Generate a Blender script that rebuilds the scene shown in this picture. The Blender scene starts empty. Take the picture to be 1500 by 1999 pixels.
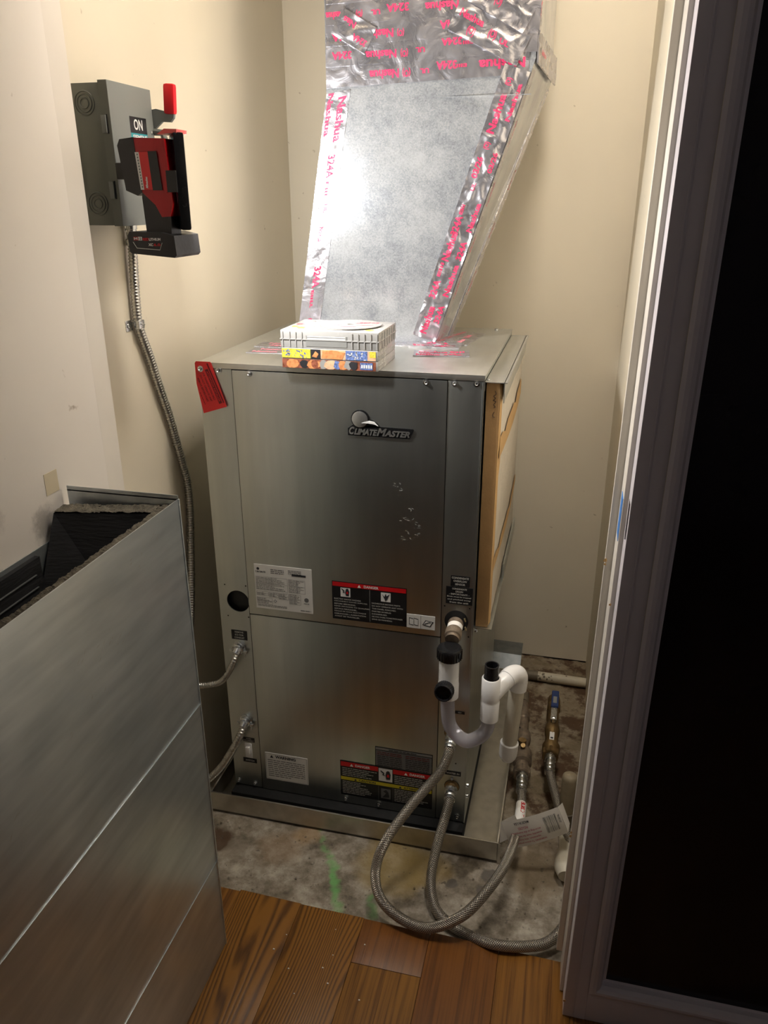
import bpy, bmesh, math, random
from mathutils import Vector, Matrix, noise

random.seed(7)
S = bpy.context.scene
COL = S.collection
PI = math.pi

# ------------------------------------------------------------------ camera
cam_data = bpy.data.cameras.new('camera')
cam = bpy.data.objects.new('camera', cam_data)
COL.objects.link(cam)
fwd = Vector((-0.22044075, 0.9017117, -0.3719165))
rgt = Vector((0.97160373, 0.2366034, -0.00223976))
upv = Vector((-0.08597709, 0.3618492, 0.92826349))
M = Matrix((rgt, upv, -fwd)).transposed().to_4x4()
M.translation = Vector((0.72738142, -1.42182823, 1.39517412))
cam.matrix_world = M
cam_data.sensor_fit = 'VERTICAL'
cam_data.sensor_height = 24.0
cam_data.lens = 1527.6572 / 1999.0 * 24.0
cam_data.clip_start = 0.02
S.camera = cam

# ------------------------------------------------------------------ world, light, exposure
w = bpy.data.worlds.new('world')
S.world = w
w.use_nodes = True
w.node_tree.nodes['Background'].inputs[0].default_value = (0.9, 0.85, 0.8, 1)
w.node_tree.nodes['Background'].inputs[1].default_value = 0.02
S.view_settings.view_transform = 'Standard'
S.view_settings.look = 'None'
S.view_settings.gamma = 1
S.view_settings.use_curve_mapping = False
S.view_settings.exposure = 0.58

LAMP_N = Vector((0.84, 0.54, 0.0)).normalized()


def area(name, loc, direction, sx, sy, power, col):
    d = bpy.data.lights.new(name, 'AREA')
    d.shape = 'RECTANGLE'
    d.size = sx
    d.size_y = sy
    d.energy = power
    d.color = col
    o = bpy.data.objects.new(name, d)
    COL.objects.link(o)
    o.location = loc
    z = -Vector(direction).normalized()
    x = Vector((0, 0, 1)).cross(z)
    if x.length < 1e-4:
        x = Vector((1, 0, 0))
    x.normalize()
    y = z.cross(x)
    m = Matrix((x, y, z)).transposed().to_4x4()
    m.translation = Vector(loc)
    o.matrix_world = m
    return o


# the LED face of the work light, then two added fill lights out of view
area('work_light_beam', (0.0897, -0.1535, 1.420), LAMP_N, 0.03, 0.10, 5.4, (1.0, 0.97, 0.93))
area('added_hallway_fill', (0.9, -2.0, 2.55), (0, 0, -1), 0.5, 0.5, 0.5, (0.82, 0.82, 1.0))  # added unseen source giving the hallway a dim ambient
area('added_closet_fill', (0.72, -0.17, 2.55), (0, 0, -1), 0.25, 0.25, 9.5, (1.0, 0.94, 0.86))  # added out of view above the closet to lift and even the walls

# ------------------------------------------------------------------ materials
MATS = {}


def new_mat(name):
    m = bpy.data.materials.new(name)
    m.use_nodes = True
    nt = m.node_tree
    b = nt.nodes['Principled BSDF']
    MATS[name] = m
    return m, nt, b


def node(nt, kind, **kw):
    n = nt.nodes.new(kind)
    for k, v in kw.items():
        if k.startswith('i_'):
            key = k[2:]
            key = int(key) if key.isdigit() else key.replace('_', ' ')
            n.inputs[key].default_value = v
        else:
            setattr(n, k, v)
    return n


def ramp(nt, stops):
    r = nt.nodes.new('ShaderNodeValToRGB')
    e = r.color_ramp.elements
    e[0].position, e[0].color = stops[0][0], (*stops[0][1], 1)
    e[1].position, e[1].color = stops[-1][0], (*stops[-1][1], 1)
    for p, c in stops[1:-1]:
        k = e.new(p)
        k.color = (*c, 1)
    return r


def coords(nt, scale=(1, 1, 1), kind='Object'):
    tc = nt.nodes.new('ShaderNodeTexCoord')
    mp = nt.nodes.new('ShaderNodeMapping')
    mp.inputs['Scale'].default_value = scale
    nt.links.new(tc.outputs[kind], mp.inputs['Vector'])
    return mp.outputs['Vector']


def simple(name, col, rough=0.5, metal=0.0, var=0.08, vscale=30, bump=0.0, bscale=200, coat=0.0, rvar=0.1, stretch=(1, 1, 1), trans=0.0, ior=1.45, alpha=1.0, sss=0.0):
    m, nt, b = new_mat(name)
    v = coords(nt, stretch)
    n = node(nt, 'ShaderNodeTexNoise', i_Scale=vscale, i_Detail=5.0, i_Roughness=0.6)
    nt.links.new(v, n.inputs['Vector'])
    c1 = tuple(min(1, c * (1 + var)) for c in col)
    c0 = tuple(c * (1 - var) for c in col)
    r = ramp(nt, [(0.3, c0), (0.7, c1)])
    nt.links.new(n.outputs['Fac'], r.inputs['Fac'])
    nt.links.new(r.outputs['Color'], b.inputs['Base Color'])
    mr = node(nt, 'ShaderNodeMapRange', i_3=max(0.02, rough - rvar), i_4=min(1, rough + rvar), i_1=0.3, i_2=0.7)
    nt.links.new(n.outputs['Fac'], mr.inputs[0])
    nt.links.new(mr.outputs[0], b.inputs['Roughness'])
    b.inputs['Metallic'].default_value = metal
    b.inputs['Coat Weight'].default_value = coat
    b.inputs['Transmission Weight'].default_value = trans
    b.inputs['IOR'].default_value = ior
    b.inputs['Alpha'].default_value = alpha
    if sss:
        b.inputs['Subsurface Weight'].default_value = sss
        b.inputs['Subsurface Radius'].default_value = (0.01, 0.01, 0.01)
    if bump:
        n2 = node(nt, 'ShaderNodeTexNoise', i_Scale=bscale, i_Detail=4.0)
        nt.links.new(v, n2.inputs['Vector'])
        bp = node(nt, 'ShaderNodeBump', i_Strength=bump, i_Distance=0.002)
        nt.links.new(n2.outputs['Fac'], bp.inputs['Height'])
        nt.links.new(bp.outputs['Normal'], b.inputs['Normal'])
    return m


def metal_sheet(name, dark, light, r0, r1, scale=6, stretch=(1, 1, 1), spangle=0.0, scratches=0.3, patch=0.5, metallic=1.0, det=5.0, wav=0.25):
    """galvanised sheet: cloudy smudges, fine rolling streaks, scratches and crystal spangle"""
    m, nt, b = new_mat(name)
    v = coords(nt, stretch)
    v1 = coords(nt)
    cloud = node(nt, 'ShaderNodeTexNoise', i_Scale=scale, i_Detail=det, i_Roughness=0.6, i_Distortion=0.2)
    nt.links.new(v1, cloud.inputs['Vector'])
    streak = node(nt, 'ShaderNodeTexNoise', i_Scale=40.0, i_Detail=4.0)
    nt.links.new(v, streak.inputs['Vector'])
    mx = node(nt, 'ShaderNodeMath', operation='MULTIPLY_ADD', i_1=patch)
    nt.links.new(cloud.outputs['Fac'], mx.inputs[0])
    ms = node(nt, 'ShaderNodeMath', operation='MULTIPLY', i_1=1 - patch)
    nt.links.new(streak.outputs['Fac'], ms.inputs[0])
    nt.links.new(ms.outputs[0], mx.inputs[2])
    last = mx.outputs[0]
    if spangle:
        vo = node(nt, 'ShaderNodeTexVoronoi', i_Scale=420.0)
        nt.links.new(v1, vo.inputs['Vector'])
        sp = node(nt, 'ShaderNodeMath', operation='MULTIPLY_ADD', i_1=spangle)
        sepc = node(nt, 'ShaderNodeSeparateColor')
        nt.links.new(vo.outputs['Color'], sepc.inputs[0])
        nt.links.new(sepc.outputs[0], sp.inputs[0])
        nt.links.new(last, sp.inputs[2])
        last = sp.outputs[0]
    r = ramp(nt, [(0.25, dark), (0.75 + spangle * 0.5, light)])
    r.color_ramp.interpolation = 'EASE'
    nt.links.new(last, r.inputs['Fac'])
    # scratches
    v2 = coords(nt, (9, 9, 1.3))
    sc = node(nt, 'ShaderNodeTexVoronoi', i_Scale=9.0)
    sc.feature = 'DISTANCE_TO_EDGE'
    nz = node(nt, 'ShaderNodeTexNoise', i_Scale=3.0)
    nt.links.new(v1, nz.inputs['Vector'])
    av = node(nt, 'ShaderNodeVectorMath', operation='ADD')
    nt.links.new(v2, av.inputs[0])
    nt.links.new(nz.outputs['Color'], av.inputs[1])
    nt.links.new(av.outputs[0], sc.inputs['Vector'])
    lt = node(nt, 'ShaderNodeMath', operation='LESS_THAN', i_1=0.004)
    nt.links.new(sc.outputs['Distance'], lt.inputs[0])
    gate = node(nt, 'ShaderNodeTexNoise', i_Scale=14.0, i_Detail=2.0)
    nt.links.new(v1, gate.inputs['Vector'])
    gt = node(nt, 'ShaderNodeMath', operation='GREATER_THAN', i_1=0.58)
    nt.links.new(gate.outputs['Fac'], gt.inputs[0])
    ml = node(nt, 'ShaderNodeMath', operation='MULTIPLY')
    nt.links.new(lt.outputs[0], ml.inputs[0])
    nt.links.new(gt.outputs[0], ml.inputs[1])
    ml2 = node(nt, 'ShaderNodeMath', operation='MULTIPLY', i_1=scratches)
    nt.links.new(ml.outputs[0], ml2.inputs[0])
    mix = node(nt, 'ShaderNodeMix', data_type='RGBA')
    nt.links.new(ml2.outputs[0], mix.inputs['Factor'])
    nt.links.new(r.outputs['Color'], mix.inputs[6])
    mix.inputs[7].default_value = (0.85, 0.86, 0.86, 1)
    nt.links.new(mix.outputs[2], b.inputs['Base Color'])
    mr = node(nt, 'ShaderNodeMapRange', i_1=0.1, i_2=0.9, i_3=r1 + 0.04, i_4=r0 - 0.04)
    mr.interpolation_type = 'SMOOTHSTEP'
    nt.links.new(cloud.outputs['Fac'], mr.inputs[0])
    nt.links.new(mr.outputs[0], b.inputs['Roughness'])
    b.inputs['Metallic'].default_value = metallic
    wv = node(nt, 'ShaderNodeTexNoise', i_Scale=5.0, i_Detail=1.0)
    nt.links.new(v1, wv.inputs['Vector'])
    if wav > 0:
        bp = node(nt, 'ShaderNodeBump', i_Strength=wav, i_Distance=0.004)
        nt.links.new(wv.outputs['Fac'], bp.inputs['Height'])
        nt.links.new(bp.outputs['Normal'], b.inputs['Normal'])
    return m


def foil(name):
    m, nt, b = new_mat(name)
    b.inputs['Base Color'].default_value = (0.64, 0.63, 0.68, 1)
    b.inputs['Metallic'].default_value = 0.94
    v = coords(nt)
    n = node(nt, 'ShaderNodeTexNoise', i_Scale=24.0, i_Detail=4.0, i_Distortion=1.2)
    nt.links.new(v, n.inputs['Vector'])
    vo = node(nt, 'ShaderNodeTexVoronoi', i_Scale=34.0)
    vo.feature = 'SMOOTH_F1'
    nt.links.new(v, vo.inputs['Vector'])
    ad = node(nt, 'ShaderNodeMath', operation='ADD')
    nt.links.new(n.outputs['Fac'], ad.inputs[0])
    nt.links.new(vo.outputs['Distance'], ad.inputs[1])
    bp = node(nt, 'ShaderNodeBump', i_Strength=0.5, i_Distance=0.004)
    nt.links.new(ad.outputs[0], bp.inputs['Height'])
    nt.links.new(bp.outputs['Normal'], b.inputs['Normal'])
    mr = node(nt, 'ShaderNodeMapRange', i_3=0.17, i_4=0.40)
    nt.links.new(n.outputs['Fac'], mr.inputs[0])
    nt.links.new(mr.outputs[0], b.inputs['Roughness'])
    return m


def braid(name):
    """woven stainless wire: two crossing helices in the hose's own UV (metres along, turns around)"""
    m, nt, b = new_mat(name)
    tc = nt.nodes.new('ShaderNodeTexCoord')
    sep = nt.nodes.new('ShaderNodeSeparateXYZ')
    nt.links.new(tc.outputs['UV'], sep.inputs[0])

    def helix(sgn):
        a = node(nt, 'ShaderNodeMath', operation='MULTIPLY', i_1=1500.0)
        nt.links.new(sep.outputs['X'], a.inputs[0])
        c = node(nt, 'ShaderNodeMath', operation='MULTIPLY', i_1=sgn * 2 * PI * 12)
        nt.links.new(sep.outputs['Y'], c.inputs[0])
        s = node(nt, 'ShaderNodeMath', operation='ADD')
        nt.links.new(a.outputs[0], s.inputs[0])
        nt.links.new(c.outputs[0], s.inputs[1])
        q = node(nt, 'ShaderNodeMath', operation='SINE')
        nt.links.new(s.outputs[0], q.inputs[0])
        return q
    h1, h2 = helix(1), helix(-1)
    mx = node(nt, 'ShaderNodeMath', operation='MAXIMUM')
    nt.links.new(h1.outputs[0], mx.inputs[0])
    nt.links.new(h2.outputs[0], mx.inputs[1])
    r = ramp(nt, [(0.0, (0.10, 0.085, 0.065)), (0.9, (0.62, 0.57, 0.50))])
    nt.links.new(mx.outputs[0], r.inputs['Fac'])
    nt.links.new(r.outputs['Color'], b.inputs['Base Color'])
    bp = node(nt, 'ShaderNodeBump', i_Strength=0.8, i_Distance=0.0012)
    nt.links.new(mx.outputs[0], bp.inputs['Height'])
    nt.links.new(bp.outputs['Normal'], b.inputs['Normal'])
    b.inputs['Metallic'].default_value = 0.85
    b.inputs['Roughness'].default_value = 0.3
    return m


def wood(name, base, dark, fig=0.0):
    m, nt, b = new_mat(name)
    v = coords(nt, (1, 0.09, 1))
    warp = node(nt, 'ShaderNodeTexNoise', i_Scale=6.0, i_Detail=2.0)
    nt.links.new(v, warp.inputs['Vector'])
    av = node(nt, 'ShaderNodeVectorMath', operation='MULTIPLY_ADD')
    av.inputs[1].default_value = (0.10 + fig, 0.02, 0)
    nt.links.new(warp.outputs['Color'], av.inputs[0])
    nt.links.new(v, av.inputs[2])
    wv = node(nt, 'ShaderNodeTexWave', i_Scale=52.0 - fig * 100, i_Distortion=2.2 + fig * 8, i_Detail=3.0)
    wv.inputs['Detail Scale'].default_value = 1.5
    wv.bands_direction = 'X'
    nt.links.new(av.outputs[0], wv.inputs['Vector'])
    fine = node(nt, 'ShaderNodeTexNoise', i_Scale=420.0, i_Detail=3.0)
    nt.links.new(v, fine.inputs['Vector'])
    ad = node(nt, 'ShaderNodeMath', operation='MULTIPLY_ADD', i_1=0.45)
    nt.links.new(fine.outputs['Fac'], ad.inputs[0])
    nt.links.new(wv.outputs['Fac'], ad.inputs[2])
    if not fig:
        lo = node(nt, 'ShaderNodeTexNoise', i_Scale=170.0, i_Detail=3.0, i_Roughness=0.6)
        v3 = coords(nt, (1, 0.018, 1))
        nt.links.new(v3, lo.inputs['Vector'])
        ad = node(nt, 'ShaderNodeMapRange', i_1=0.33, i_2=0.62, i_3=0.0, i_4=1.0)
        nt.links.new(lo.outputs['Fac'], ad.inputs[0])
    r = ramp(nt, [(0.12, dark), (0.55, tuple(d_ * 0.35 + c * 0.65 for d_, c in zip(dark, base))), (0.95, base)])
    nt.links.new(ad.outputs[0], r.inputs['Fac'])
    nt.links.new(r.outputs['Color'], b.inputs['Base Color'])
    b.inputs['Roughness'].default_value = 0.38
    bp = node(nt, 'ShaderNodeBump', i_Strength=0.25, i_Distance=0.0008)
    nt.links.new(ad.outputs[0], bp.inputs['Height'])
    nt.links.new(bp.outputs['Normal'], b.inputs['Normal'])
    return m


def spot(nt, vec, cx, cy, rad, soft, wob=None):
    """smooth 0..1 stain mask round (cx, cy) in the object's own xy"""
    d = node(nt, 'ShaderNodeVectorMath', operation='DISTANCE')
    d.inputs[1].default_value = (cx, cy, 0)
    nt.links.new(vec, d.inputs[0])
    mr = node(nt, 'ShaderNodeMapRange', i_1=rad + soft, i_2=rad, i_3=0.0, i_4=1.0)
    mr.interpolation_type = 'SMOOTHSTEP'
    nt.links.new(d.outputs['Value'], mr.inputs[0])
    return mr.outputs[0]


def concrete(name):
    m, nt, b = new_mat(name)
    v = coords(nt)
    big = node(nt, 'ShaderNodeTexNoise', i_Scale=13.0, i_Detail=10.0, i_Roughness=0.72)
    nt.links.new(v, big.inputs['Vector'])
    r = ramp(nt, [(0.36, (0.10, 0.078, 0.052)), (0.46, (0.20, 0.165, 0.12)), (0.53, (0.29, 0.25, 0.195)), (0.64, (0.45, 0.405, 0.33))])
    nt.links.new(big.outputs['Fac'], r.inputs['Fac'])
    col = r.outputs['Color']
    # wobbling position for ragged stain edges (flattened to xy)
    wn = node(nt, 'ShaderNodeTexNoise', i_Scale=22.0, i_Detail=4.0)
    nt.links.new(v, wn.inputs['Vector'])
    wa = node(nt, 'ShaderNodeVectorMath', operation='MULTIPLY_ADD')
    wa.inputs[1].default_value = (0.05, 0.05, 0)
    nt.links.new(wn.outputs['Color'], wa.inputs[0])
    fl = node(nt, 'ShaderNodeVectorMath', operation='MULTIPLY_ADD')
    fl.inputs[1].default_value = (1, 1, 0)
    fl.inputs[2].default_value = (-0.025, -0.025, 0)
    nt.links.new(v, fl.inputs[0])
    nt.links.new(fl.outputs[0], wa.inputs[2])
    wob = wa.outputs[0]

    def tint(col, mask, c, amount):
        f = node(nt, 'ShaderNodeMath', operation='MULTIPLY', i_1=amount)
        nt.links.new(mask, f.inputs[0])
        mx = node(nt, 'ShaderNodeMix', data_type='RGBA')
        nt.links.new(f.outputs[0], mx.inputs['Factor'])
        nt.links.new(col, mx.inputs[6])
        mx.inputs[7].default_value = (*c, 1)
        return mx.outputs[2]
    # rust staining of the rear right corner, as big loose blots
    rn = node(nt, 'ShaderNodeTexNoise', i_Scale=11.0, i_Detail=6.0, i_Roughness=0.7)
    nt.links.new(v, rn.inputs['Vector'])
    rr = node(nt, 'ShaderNodeMapRange', i_1=0.48, i_2=0.56)
    nt.links.new(rn.outputs['Fac'], rr.inputs[0])
    zone = spot(nt, wob, 0.76, 0.5, 0.33, 0.25)
    mm = node(nt, 'ShaderNodeMath', operation='MULTIPLY')
    nt.links.new(rr.outputs[0], mm.inputs[0])
    nt.links.new(zone, mm.inputs[1])
    col = tint(col, zone, (0.26, 0.19, 0.10), 0.5)
    col = tint(col, mm.outputs[0], (0.075, 0.032, 0.010), 0.9)
    # single stains seen on the slab in front of the pan
    for cx, cy, rad, soft, c, a in [
            (0.006, -0.135, 0.030, 0.018, (0.065, 0.030, 0.010), 0.92), (0.055, -0.15, 0.022, 0.01, (0.25, 0.21, 0.16), 0.5),
            (0.43, -0.11, 0.055, 0.05, (0.28, 0.19, 0.05), 0.7), (0.50, -0.10, 0.035, 0.04, (0.27, 0.18, 0.05), 0.6),
            (0.566, -0.130, 0.012, 0.006, (0.10, 0.085, 0.07), 0.85), (0.628, -0.130, 0.011, 0.006, (0.10, 0.085, 0.07), 0.85),
            (0.640, -0.088, 0.015, 0.006, (0.10, 0.085, 0.07), 0.85), (0.16, -0.12, 0.03, 0.04, (0.30, 0.19, 0.10), 0.4),
            (0.21, -0.07, 0.02, 0.02, (0.33, 0.2, 0.08), 0.6), (0.74, -0.06, 0.05, 0.05, (0.22, 0.16, 0.09), 0.6)]:
        col = tint(col, spot(nt, wob, cx, cy, rad, soft), c, a)
    # green marking paint: a ragged stripe and a short dab
    for cx, cy, rad, soft, a in [(0.236, -0.052, 0.002, 0.013, 0.35), (0.25, -0.078, 0.002, 0.013, 0.4), (0.262, -0.10, 0.002, 0.014, 0.45),
                                 (0.274, -0.120, 0.002, 0.014, 0.5), (0.287, -0.138, 0.002, 0.014, 0.6), (0.297, -0.153, 0.003, 0.013, 0.7), (0.305, -0.170, 0.004, 0.012, 0.8),
                                 (0.312, -0.187, 0.004, 0.012, 0.8), (0.320, -0.205, 0.003, 0.014, 0.7), (0.326, -0.222, 0.003, 0.014, 0.6),
                                 (0.331, -0.240, 0.003, 0.014, 0.5), (0.336, -0.260, 0.003, 0.015, 0.4), (0.400, -0.208, 0.002, 0.013, 0.55), (0.406, -0.228, 0.003, 0.014, 0.5), (0.411, -0.246, 0.003, 0.015, 0.4)]:
        col = tint(col, spot(nt, wob, cx, cy, rad, soft), (0.16, 0.46, 0.13), a)
    # pits
    pt = node(nt, 'ShaderNodeTexNoise', i_Scale=95.0, i_Detail=3.0)
    nt.links.new(v, pt.inputs['Vector'])
    pr = node(nt, 'ShaderNodeMapRange', i_1=0.66, i_2=0.72)
    nt.links.new(pt.outputs['Fac'], pr.inputs[0])
    col = tint(col, pr.outputs[0], (0.07, 0.055, 0.04), 0.7)
    nt.links.new(col, b.inputs['Base Color'])
    b.inputs['Roughness'].default_value = 0.62
    fb = node(nt, 'ShaderNodeTexNoise', i_Scale=45.0, i_Detail=8.0, i_Roughness=0.75)
    nt.links.new(v, fb.inputs['Vector'])
    bp = node(nt, 'ShaderNodeBump', i_Strength=0.5, i_Distance=0.004)
    nt.links.new(fb.outputs['Fac'], bp.inputs['Height'])
    nt.links.new(bp.outputs['Normal'], b.inputs['Normal'])
    return m


def plaster(name, col, dirt=None):
    m, nt, b = new_mat(name)
    v = coords(nt)
    n = node(nt, 'ShaderNodeTexNoise', i_Scale=2.5, i_Detail=4.0)
    nt.links.new(v, n.inputs['Vector'])
    r = ramp(nt, [(0.3, tuple(c * 0.95 for c in col)), (0.7, tuple(min(1, c * 1.04) for c in col))])
    nt.links.new(n.outputs['Fac'], r.inputs['Fac'])
    c = r.outputs['Color']
    sp = node(nt, 'ShaderNodeTexNoise', i_Scale=42.0, i_Detail=2.0)
    nt.links.new(v, sp.inputs['Vector'])
    mr = node(nt, 'ShaderNodeMapRange', i_1=0.745, i_2=0.80)
    nt.links.new(sp.outputs['Fac'], mr.inputs[0])
    mx = node(nt, 'ShaderNodeMix', data_type='RGBA')
    nt.links.new(mr.outputs[0], mx.inputs['Factor'])
    nt.links.new(c, mx.inputs[6])
    mx.inputs[7].default_value = (col[0] * 0.55, col[1] * 0.5, col[2] * 0.45, 1)
    c = mx.outputs[2]
    if dirt:
        for (px, py, pz, rad, soft, amt) in dirt:
            wn = node(nt, 'ShaderNodeTexNoise', i_Scale=60.0, i_Detail=5.0, i_Roughness=0.8)
            nt.links.new(v, wn.inputs['Vector'])
            wa = node(nt, 'ShaderNodeVectorMath', operation='MULTIPLY_ADD')
            wa.inputs[1].default_value = (0.02, 0.05, 0.05)
            nt.links.new(wn.outputs['Color'], wa.inputs[0])
            nt.links.new(v, wa.inputs[2])
            d = node(nt, 'ShaderNodeVectorMath', operation='DISTANCE')
            d.inputs[1].default_value = (px + 0.01, py + 0.025, pz + 0.025)
            nt.links.new(wa.outputs[0], d.inputs[0])
            q = node(nt, 'ShaderNodeMapRange', i_1=rad + soft, i_2=rad, i_3=0.0, i_4=amt)
            q.interpolation_type = 'SMOOTHSTEP'
            nt.links.new(d.outputs['Value'], q.inputs[0])
            m2 = node(nt, 'ShaderNodeMix', data_type='RGBA')
            nt.links.new(q.outputs[0], m2.inputs['Factor'])
            nt.links.new(c, m2.inputs[6])
            m2.inputs[7].default_value = (0.05, 0.04, 0.03, 1)
            c = m2.outputs[2]
    nt.links.new(c, b.inputs['Base Color'])
    b.inputs['Roughness'].default_value = 0.55
    f = node(nt, 'ShaderNodeTexNoise', i_Scale=160.0, i_Detail=3.0)
    nt.links.new(v, f.inputs['Vector'])
    bp = node(nt, 'ShaderNodeBump', i_Strength=0.12, i_Distance=0.001)
    nt.links.new(f.outputs['Fac'], bp.inputs['Height'])
    nt.links.new(bp.outputs['Normal'], b.inputs['Normal'])
    return m


plaster('cream_paint', (0.76, 0.69, 0.56))
plaster('hall_paint', (0.42, 0.40, 0.41))
plaster('jamb_paint', (0.83, 0.78, 0.72), dirt=[(-0.055, -0.452, 0.925, 0.008, 0.030, 0.5), (-0.055, -0.56, 0.97, 0.004, 0.03, 0.25)])
plaster('ceiling_paint', (0.80, 0.76, 0.68))
simple('trim_paint', (0.78, 0.73, 0.66), 0.4, var=0.03, vscale=8)
simple('door_paint', (0.70, 0.66, 0.70), 0.42, var=0.03, vscale=8)
simple('dark_glass', (0.012, 0.010, 0.012), 0.16, var=0.2, vscale=3, rvar=0.03)
metal_sheet('cabinet_steel', (0.50, 0.53, 0.52), (0.60, 0.63, 0.61), 0.33, 0.35, scale=4, stretch=(1, 1, 0.08), scratches=0.0, patch=0.4, det=3.0, wav=0.0)
metal_sheet('cabinet_top_steel', (0.56, 0.57, 0.54), (0.68, 0.68, 0.65), 0.36, 0.48, scale=5, stretch=(1, 0.1, 1), scratches=0.0)
metal_sheet('duct_sheet', (0.25, 0.27, 0.31), (0.62, 0.645, 0.67), 0.14, 0.21, scale=9, spangle=0.16, scratches=0.1, patch=0.8, metallic=0.6)
metal_sheet('plenum_sheet', (0.44, 0.49, 0.52), (0.84, 0.89, 0.91), 0.33, 0.40, scale=4, stretch=(1, 0.15, 1), scratches=0.0, patch=0.6, metallic=0.85, det=2.5, wav=0.0)
metal_sheet('boot_sheet', (0.20, 0.22, 0.23), (0.32, 0.34, 0.35), 0.38, 0.5)
metal_sheet('pan_steel', (0.42, 0.40, 0.36), (0.60, 0.58, 0.52), 0.34, 0.45, scale=5, scratches=0.2)
foil('foil')
braid('braided_wire')
concrete('slab')
simple('tape_ink', (0.50, 0.03, 0.10), 0.5, var=0.1)
simple('pink_ink', (0.70, 0.22, 0.27), 0.5, var=0.1)
simple('black', (0.010, 0.010, 0.011), 0.45, var=0.15)
simple('gloss_black', (0.012, 0.012, 0.013), 0.16, var=0.15, rvar=0.04)
simple('base_black', (0.004, 0.004, 0.004), 0.75, var=0.2, bump=0.2)
simple('liner', (0.018, 0.018, 0.020), 0.85, var=0.5, vscale=60, bump=0.6, bscale=260, stretch=(0.15, 0.15, 1))
simple('fibre', (0.15, 0.135, 0.105), 0.95, var=0.5, vscale=90, bump=1.0, bscale=500)
simple('label_white', (0.74, 0.73, 0.70), 0.45, var=0.02)
simple('label_grey', (0.25, 0.25, 0.24), 0.5, var=0.03)
simple('label_black', (0.012, 0.012, 0.013), 0.35, var=0.1)
simple('ink', (0.03, 0.03, 0.035), 0.5, var=0.1)
simple('grey_ink', (0.16, 0.16, 0.16), 0.5, var=0.1)
simple('ink_white', (0.55, 0.54, 0.50), 0.5, var=0.03)
simple('bright_white', (0.85, 0.85, 0.84), 0.45, var=0.02)
simple('signal_red', (0.62, 0.008, 0.012), 0.4, var=0.05)
simple('hazard_yellow', (0.62, 0.52, 0.02), 0.4, var=0.05)
simple('tag_red', (0.70, 0.03, 0.03), 0.45, var=0.05)
simple('dark_red_ink', (0.14, 0.006, 0.010), 0.45, var=0.05)
simple('chrome', (0.78, 0.78, 0.78), 0.14, 1.0, var=0.03, rvar=0.04)
simple('satin_silver', (0.62, 0.62, 0.60), 0.35, 0.9, var=0.03)
simple('zinc', (0.62, 0.63, 0.63), 0.28, 1.0, var=0.15, vscale=80)
simple('conduit_steel', (0.52, 0.51, 0.48), 0.33, 1.0, var=0.12, vscale=50)
simple('box_grey', (0.155, 0.165, 0.145), 0.42, var=0.03, vscale=12)
simple('box_cover_grey', (0.22, 0.235, 0.225), 0.42, var=0.03, vscale=12)
simple('handle_red', (0.75, 0.006, 0.015), 0.4, var=0.06)
simple('tool_red', (0.42, 0.006, 0.010), 0.35, var=0.05)
simple('tool_black', (0.016, 0.015, 0.016), 0.42, var=0.15, bump=0.15)
simple('clip_red', (0.78, 0.12, 0.11), 0.35, var=0.04)
simple('teal_print', (0.03, 0.32, 0.38), 0.4, var=0.03)
simple('cardboard', (0.40, 0.24, 0.105), 0.85, var=0.10, vscale=20, bump=0.2)
simple('kraft', (0.60, 0.38, 0.17), 0.8, var=0.08, vscale=20)
simple('filter_media', (0.68, 0.62, 0.53), 0.9, var=0.05, vscale=40, bump=0.5, bscale=120)
simple('pvc_white', (0.84, 0.83, 0.82), 0.28, var=0.015, vscale=10, sss=0.05)
simple('stub_cream', (0.34, 0.28, 0.19), 0.5, var=0.2, vscale=18)
simple('pvc_old', (0.62, 0.57, 0.46), 0.4, var=0.12, vscale=18)
simple('abs_black', (0.012, 0.012, 0.014), 0.3, var=0.2)
simple('clear_tube', (0.72, 0.71, 0.78), 0.12, var=0.02, trans=0.55, ior=1.2, rvar=0.05, sss=0.0)
simple('brass_old', (0.30, 0.20, 0.09), 0.42, 0.8, var=0.35, vscale=40, bump=0.3)
simple('brass_new', (0.62, 0.52, 0.30), 0.3, 1.0, var=0.15, vscale=40)
simple('bronze_dark', (0.27, 0.21, 0.155), 0.5, 0.5, var=0.4, vscale=40, bump=0.4)
simple('pipe_cream', (0.56, 0.50, 0.38), 0.5, var=0.10, vscale=20)
simple('pipe_dark', (0.16, 0.13, 0.09), 0.6, var=0.3, vscale=30)
simple('valve_blue', (0.02, 0.045, 0.16), 0.4, var=0.1)
simple('tape_blue', (0.05, 0.22, 0.62), 0.5, var=0.05)
simple('raw_wood', (0.62, 0.40, 0.18), 0.8, var=0.15, vscale=60)
simple('paper', (0.88, 0.85, 0.80), 0.7, var=0.02)
simple('masking', (0.66, 0.58, 0.42), 0.7, var=0.04)
simple('disc_print', (0.33, 0.32, 0.31), 0.25, var=0.02)
simple('case_white', (0.36, 0.355, 0.345), 0.22, var=0.02, sss=0.1)
simple('art_orange', (0.75, 0.30, 0.12), 0.3, var=0.3, vscale=140)
simple('art_yellow', (0.80, 0.62, 0.08), 0.3, var=0.35, vscale=300)
simple('art_blue', (0.15, 0.22, 0.48), 0.3, var=0.6, vscale=300)
simple('art_brown', (0.30, 0.10, 0.06), 0.3, var=0.5, vscale=160)
simple('art_tan', (0.78, 0.48, 0.30), 0.3, var=0.2, vscale=120)
simple('art_pink', (0.50, 0.10, 0.13), 0.3, var=0.2, vscale=120)
wood('oak_a', (0.235, 0.098, 0.014), (0.105, 0.036, 0.004))
wood('oak_b', (0.185, 0.066, 0.010), (0.110, 0.036, 0.005))
wood('oak_c', (0.25, 0.110, 0.018), (0.105, 0.038, 0.006))
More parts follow.
